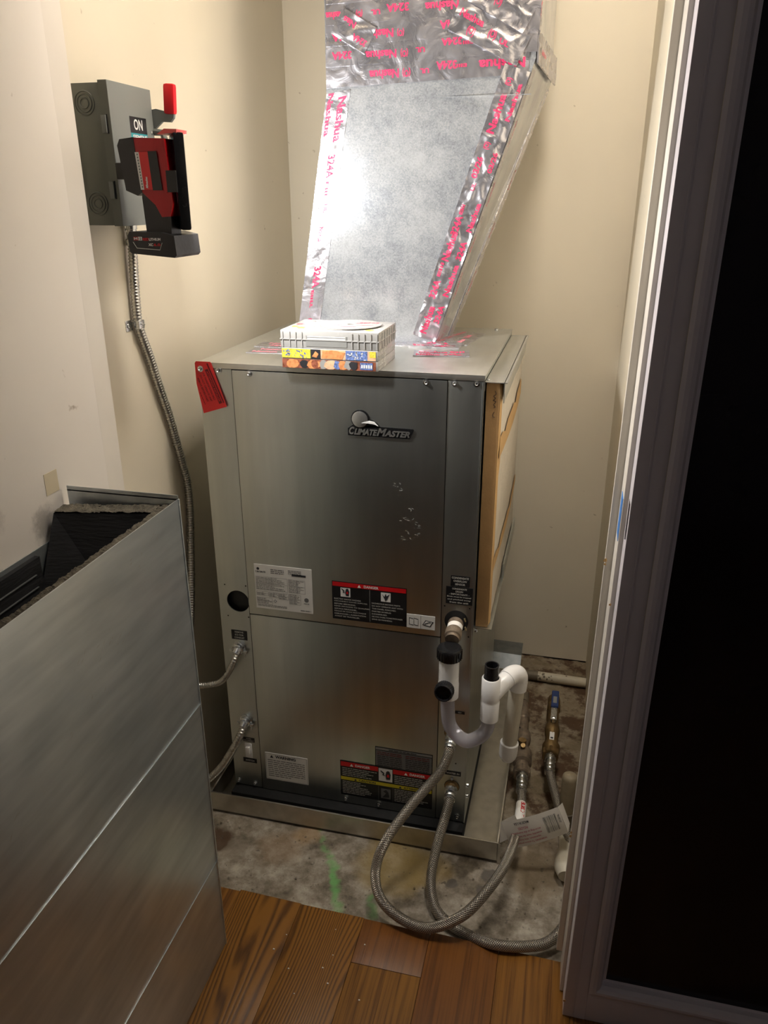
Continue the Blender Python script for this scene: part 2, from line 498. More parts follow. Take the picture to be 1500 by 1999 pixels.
wood('oak_figured', (0.25, 0.105, 0.014), (0.065, 0.022, 0.003), fig=0.16)
m, nt, b = new_mat('led_face')
b.inputs['Emission Color'].default_value = (1, 0.97, 0.92, 1)
b.inputs['Emission Strength'].default_value = 30
simple('chalk_smudge', (0.62, 0.63, 0.61), 0.7, 0.6, var=0.1)


# ------------------------------------------------------------------ mesh helpers
class MB:
    def __init__(self):
        self.v, self.f, self.mi, self.uv = [], [], [], []
        self.mats, self.cur = [], 0

    def mat(self, name):
        if name not in self.mats:
            self.mats.append(name)
        self.cur = self.mats.index(name)
        return self

    def add(self, vs, fs, uvs=None):
        o = len(self.v)
        self.v += [tuple(x) for x in vs]
        for k, f in enumerate(fs):
            self.f.append([i + o for i in f])
            self.mi.append(self.cur)
            self.uv.append(uvs[k] if uvs else None)
        return self

    def box(self, x0, x1, y0, y1, z0, z1, bev=0.0, xf=None):
        if bev <= 0:
            vs = [(x, y, z) for z in (z0, z1) for y in (y0, y1) for x in (x0, x1)]
            fs = [(0, 2, 3, 1), (4, 5, 7, 6), (0, 1, 5, 4), (2, 6, 7, 3), (0, 4, 6, 2), (1, 3, 7, 5)]
        else:
            bm = bmesh.new()
            bmesh.ops.create_cube(bm, size=1)
            for q in bm.verts:
                q.co = Vector(((x0 + x1) / 2 + q.co.x * (x1 - x0), (y0 + y1) / 2 + q.co.y * (y1 - y0), (z0 + z1) / 2 + q.co.z * (z1 - z0)))
            bmesh.ops.bevel(bm, geom=bm.edges[:], offset=bev, segments=2, profile=0.6, affect='EDGES')
            bm.verts.index_update()
            vs = [q.co.copy() for q in bm.verts]
            fs = [[q.index for q in f.verts] for f in bm.faces]
            bm.free()
        if xf:
            vs = [xf @ Vector(q) for q in vs]
        return self.add(vs, fs)

    def prism(self, poly, fn, t0, t1):
        """2D polygon (counter-clockwise) extruded; fn(u, v, t) -> 3D"""
        n = len(poly)
        vs = [fn(u, v, t0) for u, v in poly] + [fn(u, v, t1) for u, v in poly]
        fs = [list(range(n))[::-1], [n + i for i in range(n)]] + [(i, (i + 1) % n, n + (i + 1) % n, n + i) for i in range(n)]
        return self.add(vs, fs)

    def tube(self, pts, r, seg=12, caps=True, smooth_steps=0, rfun=None, hollow=None):
        P = [Vector(p) for p in pts]
        if smooth_steps:
            P = catmull(P, smooth_steps)
        n = len(P)
        T = [(P[min(i + 1, n - 1)] - P[max(i - 1, 0)]).normalized() for i in range(n)]
        a = Vector((0, 0, 1)) if abs(T[0].z) < 0.9 else Vector((1, 0, 0))
        N = (a - T[0] * a.dot(T[0])).normalized()
        vs, L, Ls = [], 0.0, []
        for i in range(n):
            if i:
                L += (P[i] - P[i - 1]).length
                N = (N - T[i] * N.dot(T[i])).normalized()
            B = T[i].cross(N)
            rr = rfun(L) if rfun else (r[i] if isinstance(r, (list, tuple)) else r)
            Ls.append(L)
            for k in range(seg):
                th = 2 * PI * k / seg
                vs.append(P[i] + (N * math.cos(th) + B * math.sin(th)) * rr)
        fs, uv = [], []
        for i in range(n - 1):
            for k in range(seg):
                k2 = (k + 1) % seg
                fs.append((i * seg + k, (i + 1) * seg + k, (i + 1) * seg + k2, i * seg + k2)[::-1])
                u0, u1, v0, v1 = Ls[i], Ls[i + 1], k / seg, (k + 1) / seg
                uv.append([(u0, v0), (u1, v0), (u1, v1), (u0, v1)][::-1])
        if caps:
            fs.append(list(range(seg)))
            uv.append([(0, 0)] * seg)
            fs.append([(n - 1) * seg + k for k in range(seg)][::-1])
            uv.append([(0, 0)] * seg)
        return self.add(vs, fs, uv)

    def lathe(self, prof, origin, axis, seg=24, closed=False):
        """profile of (radius, height along axis)"""
        ax = Vector(axis).normalized()
        a = Vector((0, 0, 1)) if abs(ax.z) < 0.9 else Vector((1, 0, 0))
        N = (a - ax * a.dot(ax)).normalized()
        B = ax.cross(N)
        o = Vector(origin)
        vs = []
        for r, h in prof:
            for k in range(seg):
                th = 2 * PI * k / seg
                vs.append(o + ax * h + (N * math.cos(th) + B * math.sin(th)) * max(r, 1e-5))
        fs = []
        n = len(prof)
        for i in range(n - 1 if not closed else n):
            j = (i + 1) % n
            for k in range(seg):
                k2 = (k + 1) % seg
                fs.append((i * seg + k, i * seg + k2, j * seg + k2, j * seg + k))
        if not closed:
            if prof[0][0] > 1e-4:
                fs.append([k for k in range(seg)][::-1])
            if prof[-1][0] > 1e-4:
                fs.append([(n - 1) * seg + k for k in range(seg)])
        return self.add(vs, fs)

    def build(self, name, parent=None, smooth=35, recalc=False):
        off = root_loc(parent)
        me = bpy.data.meshes.new(name)
        me.from_pydata([tuple(Vector(q) - off) for q in self.v], [], self.f)
        for mname in (self.mats or ['label_white']):
            me.materials.append(MATS[mname])
        me.polygons.foreach_set('material_index', self.mi)
        if any(u is not None for u in self.uv):
            lay = me.uv_layers.new(name='UVMap')
            k = 0
            for u, f in zip(self.uv, self.f):
                for j in range(len(f)):
                    lay.data[k].uv = u[j] if u else (0, 0)
                    k += 1
        if recalc:
            bm = bmesh.new()
            bm.from_mesh(me)
            bmesh.ops.recalc_face_normals(bm, faces=bm.faces)
            bm.to_mesh(me)
            bm.free()
        if smooth:
            me.polygons.foreach_set('use_smooth', [True] * len(me.polygons))
            me.set_sharp_from_angle(angle=math.radians(smooth))
        me.update()
        o = bpy.data.objects.new(name, me)
        COL.objects.link(o)
        if parent:
            o.parent = parent
        return o


def root_loc(p):
    v = Vector((0, 0, 0))
    while p:
        v += p.location
        p = p.parent
    return v


def catmull(P, steps):
    out = []
    n = len(P)
    for i in range(n - 1):
        p0, p1, p2, p3 = P[max(i - 1, 0)], P[i], P[i + 1], P[min(i + 2, n - 1)]
        for s in range(steps):
            t = s / steps
            out.append(0.5 * ((2 * p1) + (p2 - p0) * t + (2 * p0 - 5 * p1 + 4 * p2 - p3) * t * t + (3 * p1 - p0 - 3 * p2 + p3) * t ** 3))
    out.append(P[-1])
    return out


def thing(name, loc, label, cat, group=None):
    o = bpy.data.objects.new(name, None)
    COL.objects.link(o)
    o.location = loc
    o.empty_display_size = 0.02
    return tag(o, label, cat, group)


def tag(o, label, cat, group=None):
    o['label'] = label
    o['category'] = cat
    if group:
        o['group'] = group
    return o


def struct(o):
    o['kind'] = 'structure'
    return o


def lab(o, text):
    o['label'] = text
    return o


_TX = {}


def text2d(s, bold=0.0, shear=0.0):
    key = (s, bold, shear)
    if key in _TX:
        return _TX[key]
    cu = bpy.data.curves.new('t', 'FONT')
    cu.body = s
    cu.size = 1
    cu.offset = bold
    cu.shear = shear
    cu.resolution_u = 3
    cu.dimensions = '2D'
    cu.fill_mode = 'FRONT'
    ob = bpy.data.objects.new('t', cu)
    me = bpy.data.meshes.new_from_object(ob)
    vs = [(q.co.x, q.co.y) for q in me.vertices]
    fs = [tuple(p.vertices) for p in me.polygons]
    bpy.data.objects.remove(ob)
    bpy.data.meshes.remove(me)
    bpy.data.curves.remove(cu)
    x0, x1 = min(a for a, _ in vs), max(a for a, _ in vs)
    y0, y1 = min(a for _, a in vs), max(a for _, a in vs)
    vs = [((a - x0) / (x1 - x0), (c - y0) / (y1 - y0)) for a, c in vs]
    _TX[key] = (vs, fs)
    return _TX[key]


def put_text(mb, s, fn, u, v, wd, ht, bold=0.02, shear=0.0, flip=False):
    """text fitted into the rectangle (u, v, wd, ht) of a surface; flip = printed upside down there"""
    vs, fs = text2d(s, bold, shear)
    pts = []
    for a, c in vs:
        if flip:
            a, c = 1 - a, 1 - c
        pts.append(fn(u + a * wd, v + c * ht))
    mb.add(pts, fs)


def rect(mb, fn, u0, u1, v0, v1):
    mb.add([fn(u0, v0), fn(u1, v0), fn(u1, v1), fn(u0, v1)], [(0, 1, 2, 3)])


def greek(mb, fn, u0, u1, v, ht, rnd, fill=0.95):
    """a line of print too small to read: words as short bars"""
    u = u0
    end = u0 + (u1 - u0) * fill
    while u < end:
        wl = rnd.uniform(1.5, 5) * ht
        rect(mb, fn, u, min(u + wl, end), v + ht * 0.15, v + ht * 0.85)
        u += wl + ht * 0.55


def front(y):
    return lambda u, v: Vector((u, y, v))


def tri_sign(mb, fn, u, v, s, m1='bright_white', m2=None):
    mb.mat(m1)
    mb.add([fn(u - s / 2, v), fn(u + s / 2, v), fn(u, v + s * 0.9)], [(0, 1, 2)])


# ------------------------------------------------------------------ setting
XL, XR, YB = -0.097, 0.846, 0.84       # closet side walls and back wall
JX, JY, HY = -0.055, -0.225, -0.39     # jamb face, its back edge, plane of the door leaf
TOP = 2.6

struct(MB().mat('cream_paint').box(XL - 0.1, XL, JY, YB + 0.1, -0.02, TOP).build('wall_left', smooth=0))
struct(MB().mat('cream_paint').box(XL, XR, YB, YB + 0.1, 0.004, TOP).build('wall_back', smooth=0))
struct(MB().mat('cream_paint').box(XR, XR + 0.1, -0.27, YB + 0.1, -0.02, TOP).build('wall_right', smooth=0))
struct(MB().mat('jamb_paint').box(JX - 0.2, JX, -3.2, -0.272, 0.0, TOP).build('wall_left', smooth=0))
struct(MB().mat('trim_paint').box(JX - 0.1, JX + 0.0001, -0.272, JY, 0.0, TOP).build('trim_1'))
struct(MB().mat('cream_paint').box(JX, 1.75, -0.39, -0.27, 2.04, TOP).build('wall_front', smooth=0))
struct(MB().mat('cream_paint').box(XR + 0.1, 1.75, -0.37, -0.27, 0.0, TOP).build('wall_front', smooth=0))
struct(MB().mat('hall_paint').box(1.75, 1.85, -3.2, -0.27, 0.0, TOP).build('wall_right', smooth=0))
struct(MB().mat('hall_paint').box(-0.25, 1.85, -3.3, -3.2, 0.0, TOP).build('wall_behind', smooth=0))
struct(MB().mat('ceiling_paint').box(-0.25, 1.85, -3.3, YB + 0.1, TOP, TOP + 0.05).build('ceiling', smooth=0))

# rough slab of the closet: a displaced grid, flatter under the pan
mb = MB().mat('slab')
nx, ny = 150, 170
X0, X1, Y0, Y1 = XL, XR, -0.30, YB
vs = []
for j in range(ny + 1):
    for i in range(nx + 1):
        x = X0 + (X1 - X0) * i / nx
        y = Y0 + (Y1 - Y0) * j / ny
        n1 = noise.fractal(Vector((x * 9, y * 9, 0)), 1.0, 2.0, 4)
        n2 = noise.fractal(Vector((x * 45, y * 45, 3)), 1.0, 2.0, 3)
        amp = 0.0022
        back = max(0, min(1, (y - 0.62) / 0.1))
        front_edge = max(0, 1 - abs(y + 0.285) / 0.03)
        z = n1 * amp + n2 * 0.0012 * (0.4 + 3.5 * back + 1.5 * front_edge) - 0.0035 + back * 0.004
        if -0.05 < x < 0.66 and -0.056 < y < 0.66:
            z = min(z, -0.002)
        vs.append((x, y, z))
fs = [(j * (nx + 1) + i, j * (nx + 1) + i + 1, (j + 1) * (nx + 1) + i + 1, (j + 1) * (nx + 1) + i) for j in range(ny) for i in range(nx)]
mb.add(vs, fs)
slab = struct(mb.build('floor', smooth=60))
struct(MB().mat('slab').box(-0.3, 1.85, -3.3, YB + 0.1, -0.06, -0.02).build('floor', smooth=0))

# oak boards of the hallway, each a part
oak = bpy.data.objects.new('floor', None)
COL.objects.link(oak)
oak.location = (0.75, -1.5, 0)
struct(oak)
PW = 0.1392
xs = [0.403 + PW * k for k in range(-5, 11)]
rnd = random.Random(3)
for k, x in enumerate(xs):
    y = -0.272 - 0.002 * ((k * 7) % 3)
    a, c = max(x, JX), min(x + PW, 1.75)
    if c - a < 0.004:
        continue
    cuts = {5: [-0.378, -1.2, -2.2], 6: [-0.95, -1.9], 4: [-0.85, -1.8], 7: [-1.15, -2.0]}.get(k, [-0.7 - rnd.random() * 0.5, -1.9])
    if k in (3, 4):
        mlist = ['oak_figured', 'oak_a']
    elif k == 5:
        mlist = ['oak_b', 'oak_c', 'oak_a']
    elif k == 6:
        mlist = ['oak_b', 'oak_a']
    else:
        mlist = ['oak_a', 'oak_c', 'oak_b']
    prev = y
    for q, cy in enumerate(cuts + [-3.2]):
        bx = MB().mat(mlist[q % len(mlist)])
        zt = 0.0120 + rnd.uniform(-0.0002, 0.0003)
        bx.box(a + 0.0003, c - 0.0003, cy + 0.0004, prev - 0.0004, -0.0195, zt, bev=0.0006)
        if q == 0:     # ragged sawn end towards the slab
            for i, vtx in enumerate(bx.v):
                if vtx[1] > prev - 0.003:
                    bx.v[i] = (vtx[0], vtx[1] + noise.noise(Vector((vtx[0] * 60, 0, 0))) * 0.003 - (vtx[0] - 0.4) * 0.018, vtx[2])
        bx.build('plank', oak, smooth=30)
        prev = cy

# door leaf on the right, seen from the dark hallway: stepped edge, stile, moulding, dark glazed panel
LEAN = 0.0100
dr = bpy.data.objects.new('door_1', None)
COL.objects.link(dr)
dr.location = (1.2, HY + 0.02, 0.012)
struct(dr)
DX, DZ0, DZ1, DR = 0.8075, 0.013, 2.03, 1.70
Ysf = HY


def lean(mbx):
    mbx.v = [(q[0] + (LEAN * q[2] if q[0] < 1.3 else 0), q[1], q[2]) for q in mbx.v]
    return mbx


PXI, PZI = 0.8745, 0.106     # inner corner of the glazed panel
# bore hole for the latch in the stile edge (rows cut out of the edge)
st = MB().mat('door_paint')
zb0, zb1 = 0.945, 1.008
st.box(DX + 0.0200, PXI - 0.028, Ysf, Ysf + 0.045, DZ0, DZ1)
st.box(DX, DX + 0.0202, Ysf, Ysf + 0.011, DZ0, DZ1, bev=0.001)
st.box(DX, DX + 0.0202, Ysf + 0.037, Ysf + 0.045, DZ0, DZ1, bev=0.001)
st.box(DX, DX + 0.0202, Ysf + 0.0105, Ysf + 0.0375, DZ0, zb0)
st.box(DX, DX + 0.0202, Ysf + 0.0105, Ysf + 0.0375, zb1, DZ1)
lab(lean(st).build('stile', dr), 'white painted stile with an open latch bore')
st = MB().mat('door_paint')
st.box(DR - 0.09, DR, Ysf, Ysf + 0.045, DZ0, DZ1, bev=0.0015)
st.build('stile', dr)
lean(MB().mat('door_paint').box(PXI - 0.028, DR - 0.09, Ysf, Ysf + 0.045, DZ0, PZI - 0.022, bev=0.0012)).build('rail', dr)
lean(MB().mat('door_paint').box(PXI - 0.028, DR - 0.09, Ysf, Ysf + 0.045, 1.95, DZ1, bev=0.0012)).build('rail', dr)
mo = MB().mat('door_paint')
# quarter round moulding, vertical and horizontal
prof = [(0.0, -0.004), (0.006, -0.0055), (0.012, -0.005), (0.018, -0.001), (0.022, 0.006), (0.0225, 0.014), (0.028, 0.016)]
for i in range(len(prof) - 1):
    a, c = prof[i], prof[i + 1]
    x0, x1 = PXI - 0.028 + a[0], PXI - 0.028 + c[0]
    z0, z1 = PZI - 0.022 + a[0] * 0.79, PZI - 0.022 + c[0] * 0.79
    mo.add([(x0, Ysf + a[1], z0), (x1, Ysf + c[1], z1), (x1, Ysf + c[1], 1.95), (x0, Ysf + a[1], 1.95)], [(0, 1, 2, 3)])
    mo.add([(x0, Ysf + a[1], z0), (1.62, Ysf + a[1], z0), (1.62, Ysf + c[1], z1), (x1, Ysf + c[1], z1)], [(0, 1, 2, 3)])
lean(mo).build('moulding', dr, smooth=30)
fl = MB().mat('door_paint')
fl.box(DX + 0.016, DX + 0.0175, Ysf - 0.0012, Ysf + 0.001, DZ0 + 0.005, 2.02)
lean(fl).build('bead', dr)
lean(MB().mat('dark_glass').box(PXI - 0.004, 1.615, Ysf + 0.016, Ysf + 0.024, PZI - 0.004, 1.955)).build('glass_panel', dr)
# stepped astragal strips behind the leaf edge
lean(MB().mat('trim_paint').box(DX - 0.0065, DX + 0.03, Ysf + 0.047, Ysf + 0.105, DZ0 + 0.0, DZ1, bev=0.001)).build('astragal', dr)
lean(MB().mat('trim_paint').box(DX - 0.0175, DX + 0.012, Ysf + 0.107, Ysf + 0.118, DZ0 + 0.03, DZ1, bev=0.001)).build('astragal', dr)
bt = MB().mat('tape_blue').box(DX - 0.0072, DX + 0.01, Ysf + 0.052, Ysf + 0.085, 0.935, 1.0)
bt.mat('gloss_black').box(DX + 0.003, DX + 0.0195, Ysf + 0.0112, Ysf + 0.0368, zb0, zb1)
lab(lean(bt).build('latch_bore', dr, smooth=0), 'dark latch hole with blue masking tape at its edge')
ch = MB().mat('kraft')
rc = random.Random(5)
for zz, xx, yy, s in [(0.878, DX - 0.0176, 0.106, 0.0028), (0.872, DX - 0.0172, 0.106, 0.002), (0.834, DX - 0.0068, 0.046, 0.0018), (0.33, DX - 0.0176, 0.106, 0.0028), (0.338, DX - 0.0174, 0.106, 0.002), (0.05, DX + 0.0, 0.0, 0.003)]:
    pts = [(math.cos(t) * s * rc.uniform(0.5, 1), math.sin(t) * s * rc.uniform(0.6, 1.4)) for t in [i * PI / 4 for i in range(8)]]
    ch.prism(pts, lambda u, v, t, xx=xx, yy=yy, zz=zz: Vector((xx + t + u, Ysf + yy - 0.0006 + t, zz + v)), 0.0, 0.001)
lab(lean(ch).build('paint_chip', dr, smooth=0), 'bare wood where the paint chipped off')

# piece of masking tape left on the jamb wall above the duct
tag(MB().mat('masking').box(JX + 0.0001, JX + 0.0006, -0.437, -0.405, 0.965, 1.000).build('masking_tape', smooth=0),
    'small square of beige masking tape stuck to the white wall above the upright duct section', 'tape')

# ------------------------------------------------------------------ drain pan
pan = thing('drain_pan', (0.3, 0.3, 0.0), 'shallow galvanised drain pan on the concrete under the heat pump cabinet', 'pan')
px0, px1, py0, py1, pz = -0.045, 0.653, -0.05, 0.66, 0.054
MB().mat('pan_steel').box(px0, px1, py0, py1, 0.002, 0.0035).build('pan_floor', pan, smooth=0)


def pan_wall(x0, x1, y0, y1):
    return MB().mat('pan_steel').box(x0, x1, y0, y1, 0.0015, pz, bev=0.0004)


pan_wall(px0, px1, py0, py0 + 0.0015).box(px0, px1, py0 - 0.001, py0 + 0.003, pz - 0.001, pz + 0.0015, bev=0.0005).build('front_wall', pan)
pan_wall(px0, px1, py1 - 0.0015, py1).build('back_wall', pan)
pan_wall(px0, px0 + 0.0015, py0, py1).box(px0 - 0.001, px0 + 0.003, py0, py1, pz - 0.001, pz + 0.0015, bev=0.0005).build('side_wall', pan)
pan_wall(px1 - 0.0015, px1, py0, py1).box(px1 - 0.003, px1 + 0.001, py0, py1, pz - 0.001, pz + 0.0015, bev=0.0005).box(px1, px1 + 0.006, py0 - 0.001, py0 + 0.0005, 0.0015, pz).build('side_wall', pan)

# ------------------------------------------------------------------ heat pump cabinet
W, D, H, ZB, ZD = 0.57, 0.558, 1.095, 0.051, 0.537
hp = thing('heat_pump', (0.285, 0.28, 0.0035), 'tall galvanised steel heat pump cabinet standing in the drain pan', 'heat pump')
MB().mat('base_black').box(-0.0, W, -0.030, D - 0.02, 0.0036, ZB - 0.003, bev=0.002).build('base_block', hp)  # near-black block filling the gap between pan floor and cabinet
shell = MB().mat('cabinet_steel')
shell.box(0.0, 0.0015, 0.0, D, ZB, H - 0.001)
shell.box(W - 0.0015, W, 0.0, D, ZB, H - 0.001)
shell.box(0.0, W, D - 0.0015, D, ZB, H - 0.001)
shell.box(0.0, W, 0.004, D, ZB - 0.0015, ZB)
shell.build('shell', hp, smooth=0)
tp = MB().mat('cabinet_top_steel').box(-0.0015, W + 0.0015, -0.0022, D + 0.001, H - 0.0018, H, bev=0.0006)
tp.box(-0.0015, W + 0.0015, -0.0022, -0.0008, H - 0.011, H - 0.0005, bev=0.0004)
tp.build('top_panel', hp)


def column(x0, x1, hole=None, name='corner_column'):
    """front column with its returned edge; holes are punched as octagon-ish rims cut out of the sheet"""
    mbx = MB().mat('cabinet_steel')
    if not hole:
        mbx.box(x0, x1, -0.0012, 0.0012, ZB, H - 0.012, bev=0.0005)
    else:
        cx, cz, r = hole
        mbx.box(x0, x1, -0.0012, 0.0012, ZB, cz - r - 0.004)
        mbx.box(x0, x1, -0.0012, 0.0012, cz + r + 0.004, H - 0.012)
        n = 40
        top, bot = cz + r + 0.004, cz - r - 0.004
        ring, outer = [], []
        for k in range(n):
            th = 2 * PI * (k + 0.5) / n
            c, s = math.cos(th), math.sin(th)
            ring.append((cx + r * c, cz + r * s))
            kx = ((x1 - cx) if c > 0 else (x0 - cx)) / c if abs(c) > 1e-6 else 1e9
            kz = ((top - cz) if s > 0 else (bot - cz)) / s if abs(s) > 1e-6 else 1e9
            q = min(kx, kz)
            outer.append((cx + c * q, cz + s * q))
        vs = [(a, -0.0012, c) for a, c in ring] + [(a, -0.0012, c) for a, c in outer] + [(a, 0.0012, c) for a, c in ring]
        fs = [(k, (k + 1) % n, n + (k + 1) % n, n + k) for k in range(n)] + [(k, 2 * n + k, 2 * n + (k + 1) % n, (k + 1) % n) for k in range(n)]
        mbx.add(vs, fs)
        for (xa, za) in ((x0, top), (x1, top), (x0, bot), (x1, bot)):      # close the four corner slivers
            near = sorted(outer, key=lambda p: (p[0] - xa) ** 2 + (p[1] - za) ** 2)[:2]
            mbx.add([(xa, -0.0012, za), (near[0][0], -0.0012, near[0][1]), (near[1][0], -0.0012, near[1][1])], [(0, 1, 2)])
    return mbx.build(name, hp, smooth=30, recalc=False)


column(0.0, 0.0705, hole=(0.0455, 0.5645, 0.0265))
column(0.503, W)
lab(MB().mat('black').box(0.014, 0.069, 0.0125, 0.0135, 0.525, 0.605).build('open_knockout', hp, smooth=0), 'dark open knockout hole in the left column')
MB().mat('cabinet_steel').box(0.072, 0.5015, -0.0028, 0.0010, ZD + 0.0010, H - 0.013, bev=0.001).build('access_panel', hp)
MB().mat('cabinet_steel').box(0.072, 0.5015, -0.0020, 0.0010, ZB - 0.001, ZD - 0.0014, bev=0.001).build('access_panel', hp)
MB().mat('black').box(0.0700, 0.0723, -0.0004, 0.0, ZB, H - 0.013).box(0.5013, 0.5032, -0.0004, 0.0, ZB, H - 0.013).box(0.072, 0.502, -0.0004, 0.0, ZD - 0.003, ZD + 0.003).build('gap_seal', hp, smooth=0)
MB().mat('cabinet_steel').box(W - 0.0035, W + 0.0003, -0.0030, 0.001, ZB, H - 0.012, bev=0.0008).build('edge_hem', hp)

SCREWS = [(0.006, 1.082, -0.0040), (0.044, 1.080, -0.0012), (0.109, 1.077, -0.0028), (0.462, 1.077, -0.0028), (0.515, 1.078, -0.0012), (0.556, 1.079, -0.0012),
          (0.010, 0.062, -0.0012), (0.052, 0.060, -0.0012), (0.285, 0.062, -0.002), (0.366, 0.062, -0.002), (0.440, 0.062, -0.002), (0.553, 0.064, -0.0012)]
for sx, sz, sy in SCREWS:
    s = MB().mat('zinc')
    s.lathe([(0.0062, 0.0), (0.0062, 0.0008), (0.0040, 0.0012)], (sx, sy, sz), (0, -1, 0), 16)
    s.lathe([(0.0036, 0.001), (0.0036, 0.0042), (0.0026, 0.0046), (0.0014, 0.0035)], (sx, sy, sz), (0, -1, 0), 6)
    s.build('screw', hp, smooth=30)
for sx, sz in [(0.0165, 0.603), (0.0665, 0.605), (0.0185, 0.525), (0.068, 0.527), (0.509, 0.612), (0.561, 0.612), (0.561, 0.545), (0.545, 0.215)]:
    MB().mat('black').lathe([(0.0017, 0.0), (0.0017, 0.0003)], (sx, -0.0013, sz), (0, -1, 0), 10).build('screw_hole', hp)

# emblem: bright disc with a swoosh, italic letters on a dark backing
em = MB().mat('gloss_black')
em.prism([(0.309, 0.966), (0.432, 0.966), (0.440, 0.983), (0.4385, 0.986), (0.318, 0.987), (0.309, 0.980)], lambda u, v, t: Vector((u, t, v)), -0.0052, -0.0028)
em.lathe([(0.0185, 0.0), (0.0185, 0.0026), (0.017, 0.003)], (0.334, -0.0028, 0.9995), (0, -1, 0), 36)
em.prism([(0.345, 0.983), (0.375, 0.985), (0.368, 0.993), (0.358, 0.999), (0.346, 1.001)], lambda u, v, t: Vector((u, t, v)), -0.0052, -0.0028)
e = em.build('emblem', hp)
em = MB().mat('satin_silver')
em.lathe([(0.0158, 0.0), (0.0158, 0.0010), (0.0148, 0.0014)], (0.3335, -0.0056, 0.9995), (0, -1, 0), 36)
em.build('disc', e)
em = MB().mat('bright_white')
em.prism([(0.337, 0.9925), (0.352, 0.9925), (0.362, 0.9915), (0.370, 0.9885), (0.362, 0.996), (0.352, 0.9975), (0.345, 0.9955)], lambda u, v, t: Vector((u, t, v)), -0.0074, -0.0056)
em.mat('satin_silver')
f0 = front(-0.0060)
for s, a, c, hh in [('C', 0.3115, 0.3225, 0.0155), ('LIMATE', 0.3215, 0.3685, 0.0125), ('M', 0.3665, 0.3870, 0.0155), ('ASTER', 0.3820, 0.4325, 0.0125)]:
    put_text(em, s, f0, a, 0.9685, c - a, hh, 0.035, 0.35)
    put_text(em, s, front(-0.0056), a + 0.0003, 0.9683, c - a, hh, 0.045, 0.35)
em.build('lettering', e, smooth=0)

# --- labels on the cabinet
RN = random.Random(11)


def label(name, x0, x1, z0, z1, base, y, text=None):
    mbx = MB().mat(base).box(x0, x1, y, y + 0.0006, z0, z1)
    o = mbx.build(name, hp, smooth=0)
    if text:
        lab(o, text)
    return o


yA, yB, yC = -0.0034, -0.0026, -0.0019   # upper panel, lower panel, columns
L = label('rating_plate', 0.090, 0.2215, 0.556, 0.663, 'label_white', yA, 'white rating plate with small tables of print')
p = MB().mat('ink')
f1 = front(yA - 0.0003)
put_text(p, 'CLIMATEMASTER', f1, 0.0925, 0.6435, 0.024, 0.0042)
p.lathe([(0.0032, 0.0), (0.0032, 0.0002)], (0.099, yA, 0.6525), (0, -1, 0), 14)
rect(p, f1, 0.176, 0.208, 0.6425, 0.6475)
for r_ in range(3):
    greek(p, f1, 0.128, 0.160, 0.652 - r_ * 0.004, 0.0022, RN)
    greek(p, f1, 0.168, 0.205, 0.654 - r_ * 0.0035, 0.0018, RN, 0.8)
p.mat('grey_ink')
for (a, c, z0_, z1_) in [(0.093, 0.165, 0.602, 0.634), (0.168, 0.205, 0.602, 0.634), (0.093, 0.120, 0.588, 0.598), (0.122, 0.142, 0.586, 0.598), (0.144, 0.166, 0.583, 0.598), (0.168, 0.194, 0.574, 0.598), (0.093, 0.128, 0.568, 0.583)]:
    for zz in (z0_, z1_, (z0_ + z1_) / 2):
        rect(p, f1, a, c, zz, zz + 0.0005)
    for xx in (a, (a + c) / 2, c):
        rect(p, f1, xx, xx + 0.0005, z0_, z1_)
    zz = z0_ + 0.0015
    while zz < z1_ - 0.002:
        greek(p, f1, a + 0.001, c - 0.001, zz, 0.0018, RN, RN.uniform(0.6, 1))
        zz += 0.0034
p.lathe([(0.0052, 0.0), (0.0052, 0.0002)], (0.2075, yA, 0.588), (0, -1, 0), 18)
greek(p, f1, 0.201, 0.214, 0.578, 0.002, RN)
greek(p, f1, 0.193, 0.218, 0.560, 0.0026, RN)
p.prism([(0.131, 0.577), (0.135, 0.573), (0.139, 0.577), (0.135, 0.581)], lambda u, v, t: Vector((u, t, v)), yA - 0.0003, yA)
p.mat('label_white').prism([(0.1325, 0.577), (0.135, 0.5745), (0.1375, 0.577), (0.135, 0.5795)], lambda u, v, t: Vector((u, t, v)), yA - 0.0005, yA)
for zz in (0.5615, 0.5645):
    greek(p.mat('grey_ink'), f1, 0.094, 0.165, zz, 0.0018, RN)
p.build('lettering', L, smooth=0)


def glyph_hand(p, f, x, z, s, y):
    p.mat('ink')
    p.prism([(x + s * 0.55, z + s * 0.12), (x + s * 0.85, z + s * 0.12), (x + s * 0.9, z + s * 0.6), (x + s * 0.8, z + s * 0.9), (x + s * 0.68, z + s * 0.95), (x + s * 0.55, z + s * 0.85), (x + s * 0.48, z + s * 0.5)], lambda u, v, t: Vector((u, t, v)), y - 0.0004, y)
    p.prism([(x + s * 0.08, z + s * 0.85), (x + s * 0.30, z + s * 0.62), (x + s * 0.22, z + s * 0.5), (x + s * 0.46, z + s * 0.42), (x + s * 0.36, z + s * 0.62), (x + s * 0.42, z + s * 0.68), (x + s * 0.12, z + s * 0.92)], lambda u, v, t: Vector((u, t, v)), y - 0.0004, y)
    p.mat('signal_red')
    p.prism([(x + s * 0.6, z + s * 0.35), (x + s * 0.8, z + s * 0.35), (x + s * 0.78, z + s * 0.6), (x + s * 0.62, z + s * 0.6)], lambda u, v, t: Vector((u, t, v)), y - 0.0006, y)


